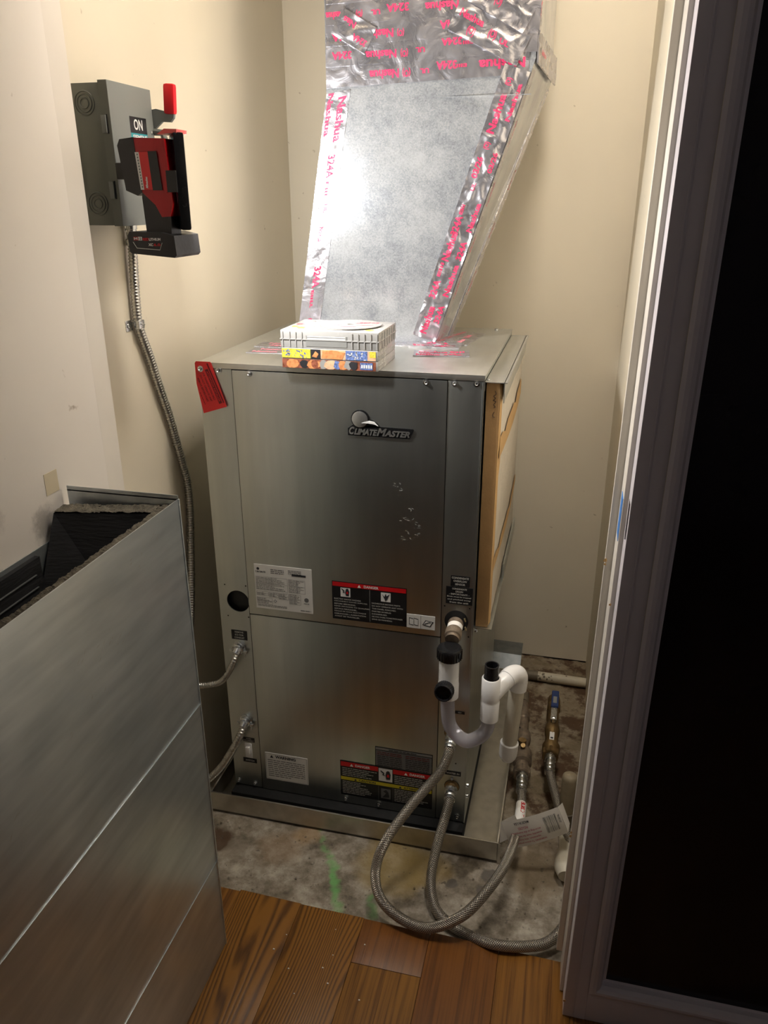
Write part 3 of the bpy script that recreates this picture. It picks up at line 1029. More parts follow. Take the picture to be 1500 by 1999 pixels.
L = label('danger_label', 0.266, 0.429, 0.552, 0.643, 'label_black', yA, 'black danger label with red header above the panel seam')
p = MB().mat('signal_red')
rect(p, f1, 0.2675, 0.4275, 0.6315, 0.6415)
f2 = front(yA - 0.0006)
tri_sign(p, f2, 0.3265, 0.633, 0.0075)
put_text(p, 'DANGER', f2, 0.3365, 0.6335, 0.032, 0.0060, 0.03)
p.mat('grey_ink')
rect(p, f1, 0.3485, 0.3500, 0.554, 0.630)
p.mat('bright_white')
rect(p, f1, 0.2850, 0.3065, 0.6075, 0.629)
rect(p, f1, 0.3735, 0.3945, 0.6065, 0.628)
glyph_hand(p, f2, 0.2850, 0.6075, 0.0215, yA - 0.0003)
p.mat('ink').prism([(0.376, 0.624), (0.3815, 0.613), (0.383, 0.608), (0.387, 0.612), (0.3925, 0.6255), (0.386, 0.620), (0.384, 0.626), (0.381, 0.618)], lambda u, v, t: Vector((u, t, v)), yA - 0.0007, yA - 0.0003)
p.mat('ink_white')
zz = 0.600
rows = ['ELECTRIC SHOCK HAZARD', 'DISCONNECT POWER SUPPLY(S)', 'BEFORE SERVICING.', 'REFER SERVICING TO QUALIFIED', 'SERVICE PERSONNEL.', 'RISQUE DE CHOC ELECTRIQUE', 'DEBRANCHER L ALIMENTATION', 'AVANT DE TRAVAILLER.']
rows2 = ['HAZARDOUS MOVING PARTS', 'DO NOT OPERATE UNIT WITH', 'THIS PANEL REMOVED.', 'PARTIES MOBILES', 'DANGEREUSES.', 'NE PAS FAIRE FONCTIONNER', 'SANS CE PANNEAU.']
for k, s in enumerate(rows):
    put_text(p, s, f1, 0.2705, 0.6000 - k * 0.0060, 0.0028 * len(s), 0.0032, 0.02)
for k, s in enumerate(rows2):
    put_text(p, s, f1, 0.3535, 0.5985 - k * 0.0064, 0.0028 * len(s), 0.0032, 0.02)
p.build('lettering', L, smooth=0)
L = label('manual_label', 0.4295, 0.490, 0.552, 0.584, 'label_white', yA, 'white label with open book and wrench pictograms')
p = MB().mat('grey_ink')
rect(p, f1, 0.4593, 0.4600, 0.553, 0.583)
f3 = lambda u, v, t: Vector((u, yA - 0.0003 * t, v))
p.mat('ink')
for dx in (0, 0.0105):
    p.prism([(0.4345 + dx, 0.5595), (0.4440 + dx, 0.5580), (0.4440 + dx, 0.5745), (0.4345 + dx, 0.5765)], f3, 0.2, 1)
p.mat('label_white')
for dx in (0.0012, 0.0110):
    p.prism([(0.4345 + dx, 0.5610), (0.4428 + dx, 0.5598), (0.4428 + dx, 0.5728), (0.4345 + dx, 0.5745)], f3, 1.1, 1.6)
p.mat('ink').prism([(0.463, 0.562), (0.480, 0.558), (0.487, 0.571), (0.470, 0.574)], f3, 0.2, 1)
p.mat('label_white').prism([(0.4655, 0.5635), (0.4790, 0.5602), (0.4838, 0.5698), (0.4710, 0.5722)], f3, 1.1, 1.6)
p.mat('ink').prism([(0.468, 0.563), (0.478, 0.568), (0.482, 0.5675), (0.480, 0.5705), (0.476, 0.5695), (0.467, 0.565)], f3, 1.7, 2.0)
p.build('lettering', L, smooth=0)

L = label('warning_label', 0.084, 0.1915, 0.083, 0.161, 'label_white', yB, 'white WARNING label low on the front')
f4, f5 = front(yB - 0.0003), front(yB - 0.0006)
p = MB().mat('grey_ink')
for a, c, e0, e1 in [(0.086, 0.1895, 0.085, 0.0856), (0.086, 0.1895, 0.1585, 0.1591), (0.086, 0.0866, 0.085, 0.159), (0.189, 0.1896, 0.085, 0.159)]:
    rect(p, f4, a, c, e0, e1)
tri_sign(p, f4, 0.101, 0.1475, 0.009, 'ink')
p.mat('ink')
put_text(p, 'WARNING', f4, 0.110, 0.1475, 0.052, 0.0085, 0.04)
for k in range(9):
    greek(p.mat('grey_ink'), f4, 0.090, 0.186, 0.139 - k * 0.0058, 0.0032, RN, 0.98 if k < 8 else 0.6)
p.build('lettering', L, smooth=0)

L = label('instruction_label', 0.358, 0.4925, 0.150, 0.229, 'label_black', yB, 'dark instruction label with pale header')
p = MB().mat('label_grey')
rect(p, f4, 0.3595, 0.491, 0.2215, 0.2275)
p.mat('grey_ink')
rect(p, f4, 0.3600, 0.4905, 0.176, 0.2195)
for k in range(8):
    greek(p.mat('dark_red_ink' if k < 2 else 'ink'), f5, 0.363, 0.424, 0.2135 - k * 0.0052, 0.0030, RN)
    greek(p, f5, 0.430, 0.488, 0.2135 - k * 0.0052, 0.0030, RN)
greek(p.mat('ink'), f5, 0.39, 0.46, 0.2228, 0.0032, RN)
p.build('lettering', L, smooth=0)
yD = yB - 0.0006
L = label('hazard_label', 0.273, 0.4935, 0.0745, 0.1735, 'label_black', yD, 'large black hazard label with red and yellow bands')
f4, f5 = front(yD - 0.0003), front(yD - 0.0006)
p = MB().mat('signal_red')
rect(p, f4, 0.2745, 0.365, 0.1590, 0.1720)
rect(p, f4, 0.4005, 0.4920, 0.1590, 0.1720)
p.mat('hazard_yellow')
rect(p, f4, 0.2745, 0.4920, 0.1195, 0.1290)
p.mat('bright_white')
rect(p, f4, 0.3665, 0.399, 0.1335, 0.1700)
glyph_hand(p, f5, 0.3680, 0.1365, 0.030, yD - 0.0003)
for x in (0.301, 0.431):
    tri_sign(p, f5, x, 0.1612, 0.0080)
    put_text(p, 'DANGER', f5, x + 0.009, 0.1617, 0.036, 0.0068, 0.03)
tri_sign(p, f5, 0.310, 0.1208, 0.0068, 'ink')
put_text(p, 'CAUTION', f5, 0.318, 0.1213, 0.041, 0.0056, 0.03)
tri_sign(p, f5, 0.418, 0.1208, 0.0068, 'ink')
put_text(p, 'ATTENTION', f5, 0.426, 0.1213, 0.047, 0.0056, 0.03)
p.mat('ink_white')
for k in range(5):
    greek(p, f4, 0.278, 0.362, 0.1525 - k * 0.0050, 0.0026, RN, RN.uniform(0.6, 1))
    greek(p, f4, 0.404, 0.489, 0.1525 - k * 0.0050, 0.0026, RN, RN.uniform(0.6, 1))
for k in range(8):
    greek(p, f4, 0.278, 0.362, 0.1135 - k * 0.0047, 0.0024, RN, RN.uniform(0.5, 1))
    greek(p, f4, 0.404, 0.489, 0.1135 - k * 0.0047, 0.0024, RN, RN.uniform(0.5, 1))
p.mat('grey_ink')
rect(p, f4, 0.3655, 0.3662, 0.077, 0.118)
rect(p, f4, 0.4000, 0.4007, 0.077, 0.118)
rect(p, f4, 0.3720, 0.3950, 0.083, 0.112)
p.mat('ink').prism([(0.375, 0.086), (0.392, 0.088), (0.390, 0.102), (0.384, 0.109), (0.377, 0.104), (0.384, 0.099)], lambda u, v, t: Vector((u, t, v)), yD - 0.0006, yD - 0.0003)
p.build('lettering', L, smooth=0)

f6 = front(yC - 0.0003)


def small_label(x0, x1, z0, z1, lines, desc, h=0.0048):
    L = label('port_label', x0, x1, z0, z1, 'label_black', yC, desc)
    p = MB().mat('ink_white')
    n = len(lines)
    pitch = (z1 - z0) / (n + 0.35)
    hh = min(h, pitch * 0.62)
    for k, s in enumerate(lines):
        wd = min(0.90 * (x1 - x0), len(s) * hh * 0.78)
        put_text(p, s, f6, (x0 + x1) / 2 - wd / 2, z1 - pitch * (k + 0.95), wd, hh, 0.02)
    p.build('lettering', L, smooth=0)


small_label(0.023, 0.061, 0.466, 0.490, ['REMOVE', 'KO FOR', 'CONDUIT'], 'small black label above the upper conduit')
small_label(0.520, 0.559, 0.660, 0.684, ['CONDENSATE', 'OVERFLOW', 'SENSOR'], 'small black label, upper of the two on the right column')
small_label(0.511, 0.566, 0.619, 0.6585, ['CONDENSATE', 'DRAIN', '- IMPORTANT! -', 'Drain must be trapped', 'and pitched away', 'from the unit'], 'black CONDENSATE DRAIN label above the drain outlet', 0.0042)
small_label(0.030, 0.059, 0.183, 0.1955, ['POWER', 'DISCONNECT'], 'small black label above the toggle switch')
small_label(0.026, 0.061, 0.122, 0.1345, ['SWITCH'], 'small black label below the toggle switch')
small_label(0.539, 0.560, 0.350, 0.357, ['OUT'], 'tiny black label beside the upper water port')
small_label(0.521, 0.5575, 0.181, 0.193, ['WATER IN'], 'small black label above the lower water port')
sw = MB().mat('pvc_white').box(0.033, 0.051, -0.0025, -0.0012, 0.136, 0.178, bev=0.0005)
sw.box(0.0365, 0.0465, -0.0085, -0.0024, 0.150, 0.170, bev=0.001)
lab(sw.build('toggle_switch', hp), 'white toggle switch on the left column')
# chalky rub marks on the upper panel
sm = MB().mat('chalk_smudge')
rs = random.Random(21)
for cx, cz, s in [(0.408, 0.870, 0.008), (0.413, 0.862, 0.006), (0.424, 0.801, 0.010), (0.436, 0.792, 0.012), (0.447, 0.782, 0.008), (0.430, 0.765, 0.010), (0.421, 0.758, 0.006), (0.452, 0.768, 0.007), (0.437, 0.820, 0.005)]:
    for q in range(5):
        a = rs.uniform(-s, s)
        c = rs.uniform(-s, s) * 0.8
        l, t, an = rs.uniform(0.001, 0.004), rs.uniform(0.0003, 0.0009), rs.uniform(-0.8, 0.8)
        pts = [(cx + a + math.cos(an) * l * i + math.sin(an) * t * j, cz + c + math.sin(an) * l * i - math.cos(an) * t * j) for i, j in ((-1, 0), (0, -1), (1, 0), (0, 1))]
        sm.add([(u, -0.00295, v) for u, v in pts], [(0, 1, 2, 3)])
o = sm.build('rub_marks', hp, smooth=0)
o['kind'] = 'stuff'

# filter rack on the right side
rk = MB().mat('cabinet_top_steel')
rk.box(W, W + 0.0375, 0.0, D - 0.01, 1.0815, 1.0828)
rk.box(W + 0.0362, W + 0.0375, 0.0, D - 0.01, 1.045, 1.0828)
rk.box(W + 0.0362, W + 0.0420, 0.0, D - 0.01, 1.0815, 1.0828)
rk.box(W, W + 0.0012, 0.0, D - 0.01, 1.066, 1.0828)
rk.build('filter_rack', hp, smooth=0)
rk = MB().mat('cabinet_steel')
rk.box(W, W + 0.0375, 0.0, D - 0.01, 0.5665, 0.5678)
rk.box(W + 0.034, W + 0.0375, 0.25, D - 0.01, 0.5665, 0.600)
rk.build('filter_rack', hp, smooth=0)
for z in (0.560,):
    MB().mat('zinc').lathe([(0.004, 0), (0.004, 0.003), (0.002, 0.0045)], (W + 0.006, -0.0022, z + 0.004), (0, -1, 0), 8).build('screw', hp)
for z in (0.143, 0.113):
    MB().mat('zinc').lathe([(0.0045, 0), (0.0045, 0.004), (0.002, 0.0055)], (W, 0.018, z), (1, 0, 0), 8).build('screw', hp)
MB().mat('zinc').lathe([(0.005, 0), (0.005, 0.004), (0.002, 0.0055)], (W - 0.035, D - 0.03, H), (0, 0, 1), 8).build('screw', hp)
MB().mat('zinc').lathe([(0.0035, 0), (0.0035, 0.003), (0.002, 0.004)], (W + 0.006, 0.012, 1.0828), (0, 0, 1), 8).build('screw', hp)

# water and drain ports of the cabinet
for px_, pz_ in ((0.534, 0.296), (0.538, 0.150)):
    q = MB().mat('black').lathe([(0.0175, 0.0), (0.0175, 0.0004)], (px_, -0.0014, pz_), (0, -1, 0), 24)
    q.mat('brass_old').lathe([(0.0165, 0.0), (0.0165, 0.001), (0.012, 0.003), (0.0115, 0.010)], (px_, -0.0018, pz_), (0, -1, 0), 24)
    q.mat('zinc').lathe([(0.0035, 0), (0.0035, 0.004)], (px_, -0.0014, pz_ + 0.023), (0, -1, 0), 8)
    lab(q.build('water_port', hp), 'brass water port in a dark round hole')
q = MB().mat('black').lathe([(0.0250, 0.0), (0.0250, 0.0006)], (0.5345, -0.0014, 0.579), (0, -1, 0), 32)
lab(q.build('drain_port', hp), 'dark round drain opening')
gl = MB().mat('brass_new')
for a, zz in ((0.0175, 0.590), (0.019, 0.570)):
    gl.tube([(0.5345 + a, -0.006, zz), (0.5345 + a + 0.002, -0.004, zz - 0.008)], 0.0018, 6)
gl.build('retaining_clip', hp)

# --- air filter in the rack
af = thing('air_filter', (0.585, 0.28, 0.5678), 'cardboard framed air filter standing in the rack on the cabinet right side', 'air filter')
MB().mat('cardboard').box(0.5735, 0.5985, 0.006, 0.026, 0.5685, 1.0805, bev=0.001).box(0.5735, 0.600, 0.530, 0.545, 0.5685, 1.0805).box(0.5735, 0.5985, 0.02, 0.535, 0.5685, 0.585).box(0.5735, 0.5985, 0.02, 0.535, 1.062, 1.0805).build('frame', af)
md = MB().mat('filter_media')
n = 40
vs, fs = [], []
for j in range(25):
    for i in range(n + 1):
        y = 0.022 + 0.515 * i / n
        z = 0.580 + 0.490 * j / 24
        bul = 0.004 * math.sin(PI * i / n) * math.sin(PI * j / 24)
        x = 0.6005 + bul + 0.0006 * noise.noise(Vector((y * 30, z * 30, 0)))
        vs.append((x, y, z))
fs = [(j * (n + 1) + i, j * (n + 1) + i + 1, (j + 1) * (n + 1) + i + 1, (j + 1) * (n + 1) + i) for j in range(24) for i in range(n)]
md.add(vs, fs)
md.box(0.5900, 0.5995, 0.022, 0.537, 0.581, 1.070)
md.build('filter_media', af, smooth=60)
for z0_, z1_, tw in ((0.930, 0.972, 0.02), (0.690, 0.716, 0.03)):
    ks = MB().mat('kraft')
    pts = []
    for i in range(13):
        y = 0.022 + 0.515 * i / 12
        pts.append((y, (z0_ + tw * (i / 12) ** 1.2 * 0.6), (z1_ + tw * (i / 12) * 0.8) - (0.012 if i % 5 == 2 else 0)))
    for i in range(12):
        a, c = pts[i], pts[i + 1]
        xx = lambda y: 0.6022 + 0.004 * math.sin(PI * (y - 0.022) / 0.515)
        ks.add([(xx(a[0]), a[0], a[1]), (xx(c[0]), c[0], c[1]), (xx(c[0]), c[0], c[2]), (xx(a[0]), a[0], a[2])], [(0, 1, 2, 3)])
    ks.build('kraft_strap', af, smooth=60)
ks = MB().mat('kraft')
rz = random.Random(9)
zs = [0.572 + 0.505 * i / 22 for i in range(23)]
wd_ = [0.010 + 0.012 * abs(noise.noise(Vector((z * 9, 0, 0)))) + (0.02 if 0.90 < z < 0.96 else 0) for z in zs]
for i in range(22):
    ks.add([(0.5992, 0.008, zs[i]), (0.6022, 0.014 + wd_[i], zs[i]), (0.6022, 0.014 + wd_[i + 1], zs[i + 1]), (0.5992, 0.008, zs[i + 1])], [(0, 1, 2, 3)])
ks.build('torn_edge', af, smooth=60)
hw = MB().mat('ink')
hp_ = [(0.5905, 1.066), (0.5930, 1.060), (0.5885, 1.056), (0.5925, 1.052), (0.5880, 1.048), (0.5930, 1.046), (0.5890, 1.040), (0.5925, 1.036), (0.5900, 1.034)]
hw.tube([(a - 0.001, 0.0057, c) for a, c in hp_], 0.0005, 5, smooth_steps=4)
hw.tube([(0.5900, 0.0057, 1.026), (0.5875, 0.0057, 1.022), (0.5880, 0.0057, 1.017), (0.5915, 0.0057, 1.016)], 0.0005, 5, smooth_steps=4)
lab(hw.build('handwriting', af), 'black handwritten scribble on the cardboard')

# ------------------------------------------------------------------ supply duct with foil tape
YF = 0.320
sd = thing('supply_duct', (0.3, 0.4, H), 'silver sheet metal supply duct rising from the cabinet top, edges sealed with foil tape', 'duct')
F = {'bl': (0.106, YF, H + 0.0005), 'br': (0.420, YF, H + 0.0005), 'kr': (0.604, YF, 1.650), 'kl': (0.189, YF, 1.592),
     'bbl': (0.115, 0.520, H + 0.0005), 'bbr': (0.437, 0.455, H + 0.0005), 'bkr': (0.617, 0.690, 1.650), 'bkl': (0.19, 0.690, 1.600)}
mb = MB().mat('duct_sheet')
mb.add([F['bl'], F['br'], F['kr'], F['kl']], [(0, 1, 2, 3)])
mb.add([F['br'], F['bbr'], F['bkr'], F['kr']], [(0, 1, 2, 3)])
mb.add([F['bl'], F['kl'], F['bkl'], F['bbl']], [(0, 1, 2, 3)])
mb.add([F['bbl'], F['bkl'], F['bkr'], F['bbr']], [(0, 1, 2, 3)])
mb.build('transition', sd, smooth=0)
mb = MB().mat('duct_sheet')
u = [(0.188, YF + 0.001, 1.592), (0.603, YF + 0.001, 1.648), (0.617, 0.690, 1.648), (0.19, 0.690, 1.598)]
t_ = [(0.194, YF + 0.001, TOP), (0.600, YF + 0.001, TOP), (0.615, 0.690, TOP), (0.19, 0.690, TOP)]
mb.add(u + t_, [(0, 1, 5, 4), (1, 2, 6, 5), (2, 3, 7, 6), (3, 0, 4, 7)])
mb.build('collar', sd, smooth=0)
mb = MB().mat('duct_sheet').box(0.19, 0.60, YF - 0.0010, YF - 0.0002, 1.583, 1.5845)
lab(mb.build('fold_line', sd, smooth=0), 'faint folded seam under the tape')


def strip(origin, du, dv, nrm, length, width, seed, amp=0.0011, text=(), name='foil_tape', parent=sd, skew=0.0, lift=0.0008, inkm='tape_ink'):
    """wrinkled foil tape: a fine grid lifted off its surface; print rides on the same wrinkles"""
    O, U_, V_, N_ = Vector(origin), Vector(du).normalized(), Vector(dv).normalized(), Vector(nrm).normalized()

    def h(u, v):
        a = noise.noise(Vector((u * 55 + seed * 7, v * 55, seed)))
        c = noise.noise(Vector((u * 130 + seed * 3, v * 110, seed + 5)))
        ridge = max(0.0, 0.22 - abs(noise.noise(Vector((u * 26 + seed, v * 34, seed + 9))))) * 5
        return lift + amp * (0.6 * a + 0.35 * c + 0.9 * ridge + 0.7)

    def fn(u, v, e=0.0):
        return O + U_ * u + V_ * (v + skew * u) + N_ * (h(u, v) + e)
    nu, nv = max(4, int(length / 0.0035)), max(3, int(width / 0.0035))
    vs = [fn(length * i / nu, width * j / nv) for j in range(nv + 1) for i in range(nu + 1)]
    fs = [(j * (nu + 1) + i, j * (nu + 1) + i + 1, (j + 1) * (nu + 1) + i + 1, (j + 1) * (nu + 1) + i) for j in range(nv) for i in range(nu)]
    # skirts down to the sheet
    per = [(length * i / nu, 0) for i in range(nu + 1)] + [(length, width * j / nv) for j in range(1, nv + 1)] + [(length * i / nu, width) for i in range(nu - 1, -1, -1)] + [(0, width * j / nv) for j in range(nv - 1, 0, -1)]
    m_ = MB().mat('foil')
    m_.add(vs, fs)
    k = len(per)
    m_.add([fn(*q) for q in per] + [O + U_ * a + V_ * (c + skew * a) + N_ * 0.0002 for a, c in per], [(i, k + i, k + (i + 1) % k, (i + 1) % k) for i in range(k)])
    o = m_.build(name, parent, smooth=50)
    if text:
        p = MB().mat(inkm)
        handed = U_.cross(V_).dot(N_)
        for (s, u0, v0, wd, ht, flip) in text:
            if (ht < 0) == (handed > 0):
                v0, ht = v0 + ht, -ht
            vs2, fs2 = text2d(s, 0.035)
            pts2 = [((1 - a) if flip else a, (1 - c) if flip else c) for a, c in vs2]
            vv, ff = subdivide([(u0 + a * wd, v0 + c * ht) for a, c in pts2], fs2, 0.005)
            p.add([fn(a, c, 0.0005) for a, c in vv], ff)
        p.build('lettering', o, smooth=0)
    return o


def subdivide(vs, fs, lim):
    bm = bmesh.new()
    bv = [bm.verts.new((a, c, 0)) for a, c in vs]
    for f in fs:
        try:
            bm.faces.new([bv[i] for i in f])
        except ValueError:
            pass
    bmesh.ops.triangulate(bm, faces=bm.faces[:])
    for _ in range(3):
        ed = [e for e in bm.edges if e.calc_length() > lim]
        if not ed:
            break
        bmesh.ops.subdivide_edges(bm, edges=ed, cuts=1)
        bmesh.ops.triangulate(bm, faces=bm.faces[:])
    bm.verts.index_update()
    out = ([(q.co.x, q.co.y) for q in bm.verts], [[q.index for q in f.verts] for f in bm.faces])
    bm.free()
    return out


def row(words, start, v, h, step=None, flip=False):
    out, u = [], start
    for s in words:
        wd = len(s) * h * (0.62 if s != '(O)' else 0.35)
        if s == '(O)':
            wd = h * 1.1
        out.append((s, u, v, wd, h, flip))
        u += wd + h * 1.1
    return out


FR = (0, -1, 0)
# left edge, print reading downwards
dl = Vector(F['kl']) - Vector(F['bl'])
strip(F['kl'], -dl, (1, 0, 0.17), FR, dl.length - 0.001, 0.050, 1, 0.0007,
      [('Nashua', 0.010, 0.026, 0.085, 0.018, False), ('324A', 0.118, 0.020, 0.046, 0.016, False), ('EIII', 0.170, 0.022, 0.028, 0.007, False), ('UL', 0.215, 0.024, 0.018, 0.008, False),
       ('Nashua', 0.262, 0.020, 0.030, 0.010, False), ('324A', 0.345, 0.020, 0.046, 0.016, False), ('EIII', 0.395, 0.020, 0.026, 0.006, False), ('UL', 0.420, 0.020, 0.014, 0.007, False), ('03/26', 0.458, 0.018, 0.037, 0.013, False),
       ('Nashua', 0.0, 0.004, 0.08, 0.012, False)])
# right edge, print reading upwards
drr = Vector(F['kr']) - Vector(F['br'])
strip(Vector(F['br']) + Vector((0.0, 0, 0.002)), drr, (-1, 0, 0.33), FR, drr.length - 0.03, 0.052, 2, 0.0022,
      [(s, u0, v0, wd, ht, False) for s, u0, v0, wd, ht in
       [('Nashua', 0.010, 0.040, 0.062, -0.016), ('324A', 0.088, 0.046, 0.040, -0.015), ('EIII', 0.135, 0.044, 0.03, -0.007), ('Nashua', 0.170, 0.046, 0.062, -0.016), ('324A', 0.225, 0.046, 0.040, -0.015), ('EIII', 0.268, 0.042, 0.02, -0.007),
        ('324A', 0.040, 0.018, 0.040, -0.013), ('Nashua', 0.10, 0.018, 0.07, -0.013), ('324A', 0.180, 0.018, 0.040, -0.013), ('Nashua', 0.24, 0.016, 0.06, -0.012),
        ('UL', 0.318, 0.036, 0.016, -0.008), ('03/26', 0.342, 0.044, 0.042, -0.013), ('(O)', 0.400, 0.040, 0.014, -0.014), ('Nashua', 0.430, 0.044, 0.075, -0.016), ('(O)', 0.52, 0.04, 0.014, -0.014), ('03/26', 0.36, 0.016, 0.04, -0.010), ('Nashua', 0.46, 0.016, 0.07, -0.010)]])
# tape folded round onto the right side face
e1 = Vector(F['bbr']) - Vector(F['br'])
ns = e1.cross(Vector(F['kr']) - Vector(F['br'])).normalized()
if ns.x < 0:
    ns = -ns
strip(Vector(F['br']), drr, ns.cross(drr) * (1 if ns.cross(drr).y > 0 else -1), ns, drr.length - 0.02, 0.030, 3, 0.0008,
      [('Nashua', 0.10, 0.020, 0.06, -0.006, False), ('324A', 0.2, 0.020, 0.04, -0.006, False), ('Nashua', 0.30, 0.022, 0.05, -0.006, False), ('UL LISTED', 0.42, 0.022, 0.05, -0.004, False)], inkm='pink_ink')
db = Vector(F['bkr']) - Vector(F['bbr'])
strip(Vector(F['bbr']) + Vector((0, -0.001, 0)), db, ns.cross(drr) * (-1 if ns.cross(drr).y > 0 else 1), ns, db.length - 0.02, 0.035, 4, 0.0010,
      [('Nashua', 0.10, 0.022, 0.06, -0.006, False), ('324A', 0.24, 0.022, 0.04, -0.006, False), ('Nashua', 0.36, 0.022, 0.05, -0.006, False)], inkm='pink_ink')
# rows of tape over the collar joint, print upside down
slope = (1, 0, 0.045)
rows_ = [(1.603, 0.060, [('(O)', 0.155, .010, .016, .016), ('Nashua', 0.088, .010, .060, .016), ('324A', 0.222, .018, .040, .015), ('EIII', 0.262, .02, .02, .006), ('Nashua', 0.305, .012, .09, .018), ('UL', 0.190, .014, .018, .009)]),
         (1.640, 0.055, [('(O)', 0.150, .008, .015, .015), ('Nashua', 0.080, .008, .062, .015), ('324A', 0.230, .022, .040, .013), ('EIII', 0.272, .022, .02, .006), ('324A', 0.012, .012, .04, .014), ('UL', 0.180, .014, .018, .009)]),
         (1.676, 0.050, [('(O)', 0.142, .008, .014, .014), ('Nashua', 0.075, .008, .060, .015), ('324A', 0.225, .014, .044, .015), ('324A', 0.012, .008, .045, .014), ('(O)', 0.06, .03, .013, .013), ('Nashua', 0.33, .010, .06, .015)]),
         (1.712, 0.050, [('Nashua', 0.195, .010, .065, .015), ('324A', 0.120, .014, .044, .014), ('(O)', 0.06, .010, .013, .013), ('UL', 0.09, .012, .018, .009), ('Nashua', 0.0, .010, .035, .013)]),
         (1.748, 0.050, [('(O)', 0.275, .010, .015, .015), ('Nashua', 0.200, .008, .066, .016), ('324A', 0.125, .010, .050, .014), ('UL', 0.09, .012, .018, .009), ('Nashua', 0.0, .014, .035, .015)]),
         (1.786, 0.060, [('Nashua', 0.05, .010, .066, .016), ('324A', 0.15, .010, .050, .014)])]
for k, (z0_, wd, tx) in enumerate(rows_):
    x0_ = 0.189 + (z0_ - 1.6) * 0.03
    strip((x0_, YF, z0_), slope, (0, 0, 1), FR, 0.415 if k else 0.402, wd, 10 + k, 0.00045, [(s, a, c, wdd, hh, True) for s, a, c, wdd, hh in tx], lift=0.0012 + k * 0.0007)
# corner patches laid at an angle
strip((0.432, YF, 1.700), (0.90, 0, -0.44), (0.44, 0, 0.90), FR, 0.150, 0.055, 31, 0.0020,
      [('Nashua', 0.01, 0.030, 0.05, 0.014, False), ('(O)', 0.075, 0.018, 0.016, 0.018, False), ('(O)', 0.035, 0.006, 0.016, 0.018, False), ('UL', 0.10, 0.02, 0.02, 0.01, False)], lift=0.0052)
strip((0.470, YF, 1.745), (0.88, 0, -0.47), (0.47, 0, 0.88), FR, 0.120, 0.045, 33, 0.0018,
      [('Nas', 0.006, 0.020, 0.026, 0.014, False), ('(O)', 0.045, 0.016, 0.014, 0.016, False)], lift=0.0070)
strip((0.228, YF, 1.742), (0.87, 0, -0.49), (-0.49, 0, -0.87), FR, 0.075, 0.05, 34, 0.0015, [('Nas', 0.01, 0.01, 0.026, 0.012, True), ('324A', 0.04, 0.028, 0.03, 0.012, True)], lift=0.0060)
# side of the collar
strip((0.605, YF, 1.640), (0.02, 0.36, 0), (0, 0, 1), (1, -0.03, 0), 0.35, 0.055, 36, 0.0018, [('Nashua', 0.06, 0.02, 0.07, 0.01, False)], inkm='pink_ink')
strip((0.6045, YF, 1.690), (0, 0, 1), (0, 1, 0), (1, 0, 0), 0.16, 0.05, 37, 0.0014, [('Nashua', 0.02, 0.012, 0.07, 0.010, False)], inkm='pink_ink')
# skirts of tape on the cabinet top
UPN = (0, 0, 1)
strip((0.405, 0.150, H), (0.97, 0.15, 0), (-0.15, 0.97, 0), UPN, 0.115, 0.060, 40, 0.0013,
      [('Nashua', 0.005, 0.006, 0.05, 0.015, False), ('324A', 0.062, 0.008, 0.04, 0.013, False), ('Nashua', 0.01, 0.032, 0.06, 0.015, False), ('EIII', 0.075, 0.036, 0.03, 0.01, False)])
strip((0.375, 0.245, H), (1, 0.03, 0), (0, 1, 0), UPN, 0.11, 0.075, 41, 0.0025,
      [('324A', 0.005, 0.010, 0.04, 0.015, False), ('Nashua', 0.045, 0.012, 0.055, 0.016, False), ('324A', 0.03, 0.042, 0.05, 0.015, False)], lift=0.0012)
strip((0.437, 0.290, H), (0.25, 0.97, 0), (-0.97, 0.25, 0), UPN, 0.20, 0.055, 42, 0.0006,
      [('Nashua', 0.01, 0.030, 0.06, -0.014, False), ('324A', 0.08, 0.030, 0.04, -0.014, False), ('Nashua', 0.13, 0.030, 0.06, -0.014, False)], inkm='pink_ink')
strip((0.495, 0.300, H), (0.12, 0.99, 0), (-0.99, 0.12, 0), UPN, 0.17, 0.052, 43, 0.0003,
      [('Nashua', 0.01, 0.035, 0.06, -0.014, False), ('324A', 0.09, 0.035, 0.045, -0.014, False)], inkm='pink_ink')
strip((0.055, 0.110, H), (1, 0.06, 0), (-0.06, 1, 0), UPN, 0.125, 0.060, 44, 0.0006,
      [('Nashua', 0.01, 0.008, 0.055, 0.014, False), ('324A', 0.075, 0.008, 0.04, 0.013, False), ('Nashua', 0.02, 0.034, 0.06, 0.014, False)], inkm='pink_ink')
strip((0.045, 0.180, H), (1, 0.02, 0), (0, 1, 0), UPN, 0.130, 0.055, 45, 0.0006,
      [('324A', 0.03, 0.010, 0.045, 0.013, False), ('Nashua', 0.08, 0.014, 0.04, 0.013, False), ('Nashua', 0.02, 0.034, 0.07, 0.013, False)], inkm='pink_ink', lift=0.0016)
strip((0.095, 0.262, H), (1, 0, 0), (0, 1, 0), UPN, 0.33, 0.056, 46, 0.0008, [], inkm='pink_ink', lift=0.0009)

# the duct front stands slightly turned: its right side lies further back
for o in sd.children_recursive:
    zsv = [q.co.z for q in o.data.vertices]
    if max(zsv) - min(zsv) > 0.02:
        for q in o.data.vertices:
            q.co.y += (q.co.x + 0.3 - 0.42) * 0.10
    if o.name.startswith('lettering'):
        o['kind'] = 'stuff'

# ------------------------------------------------------------------ cases and discs on the cabinet top
sx0, sx1, sy0 = 0.184, 0.373, -0.017


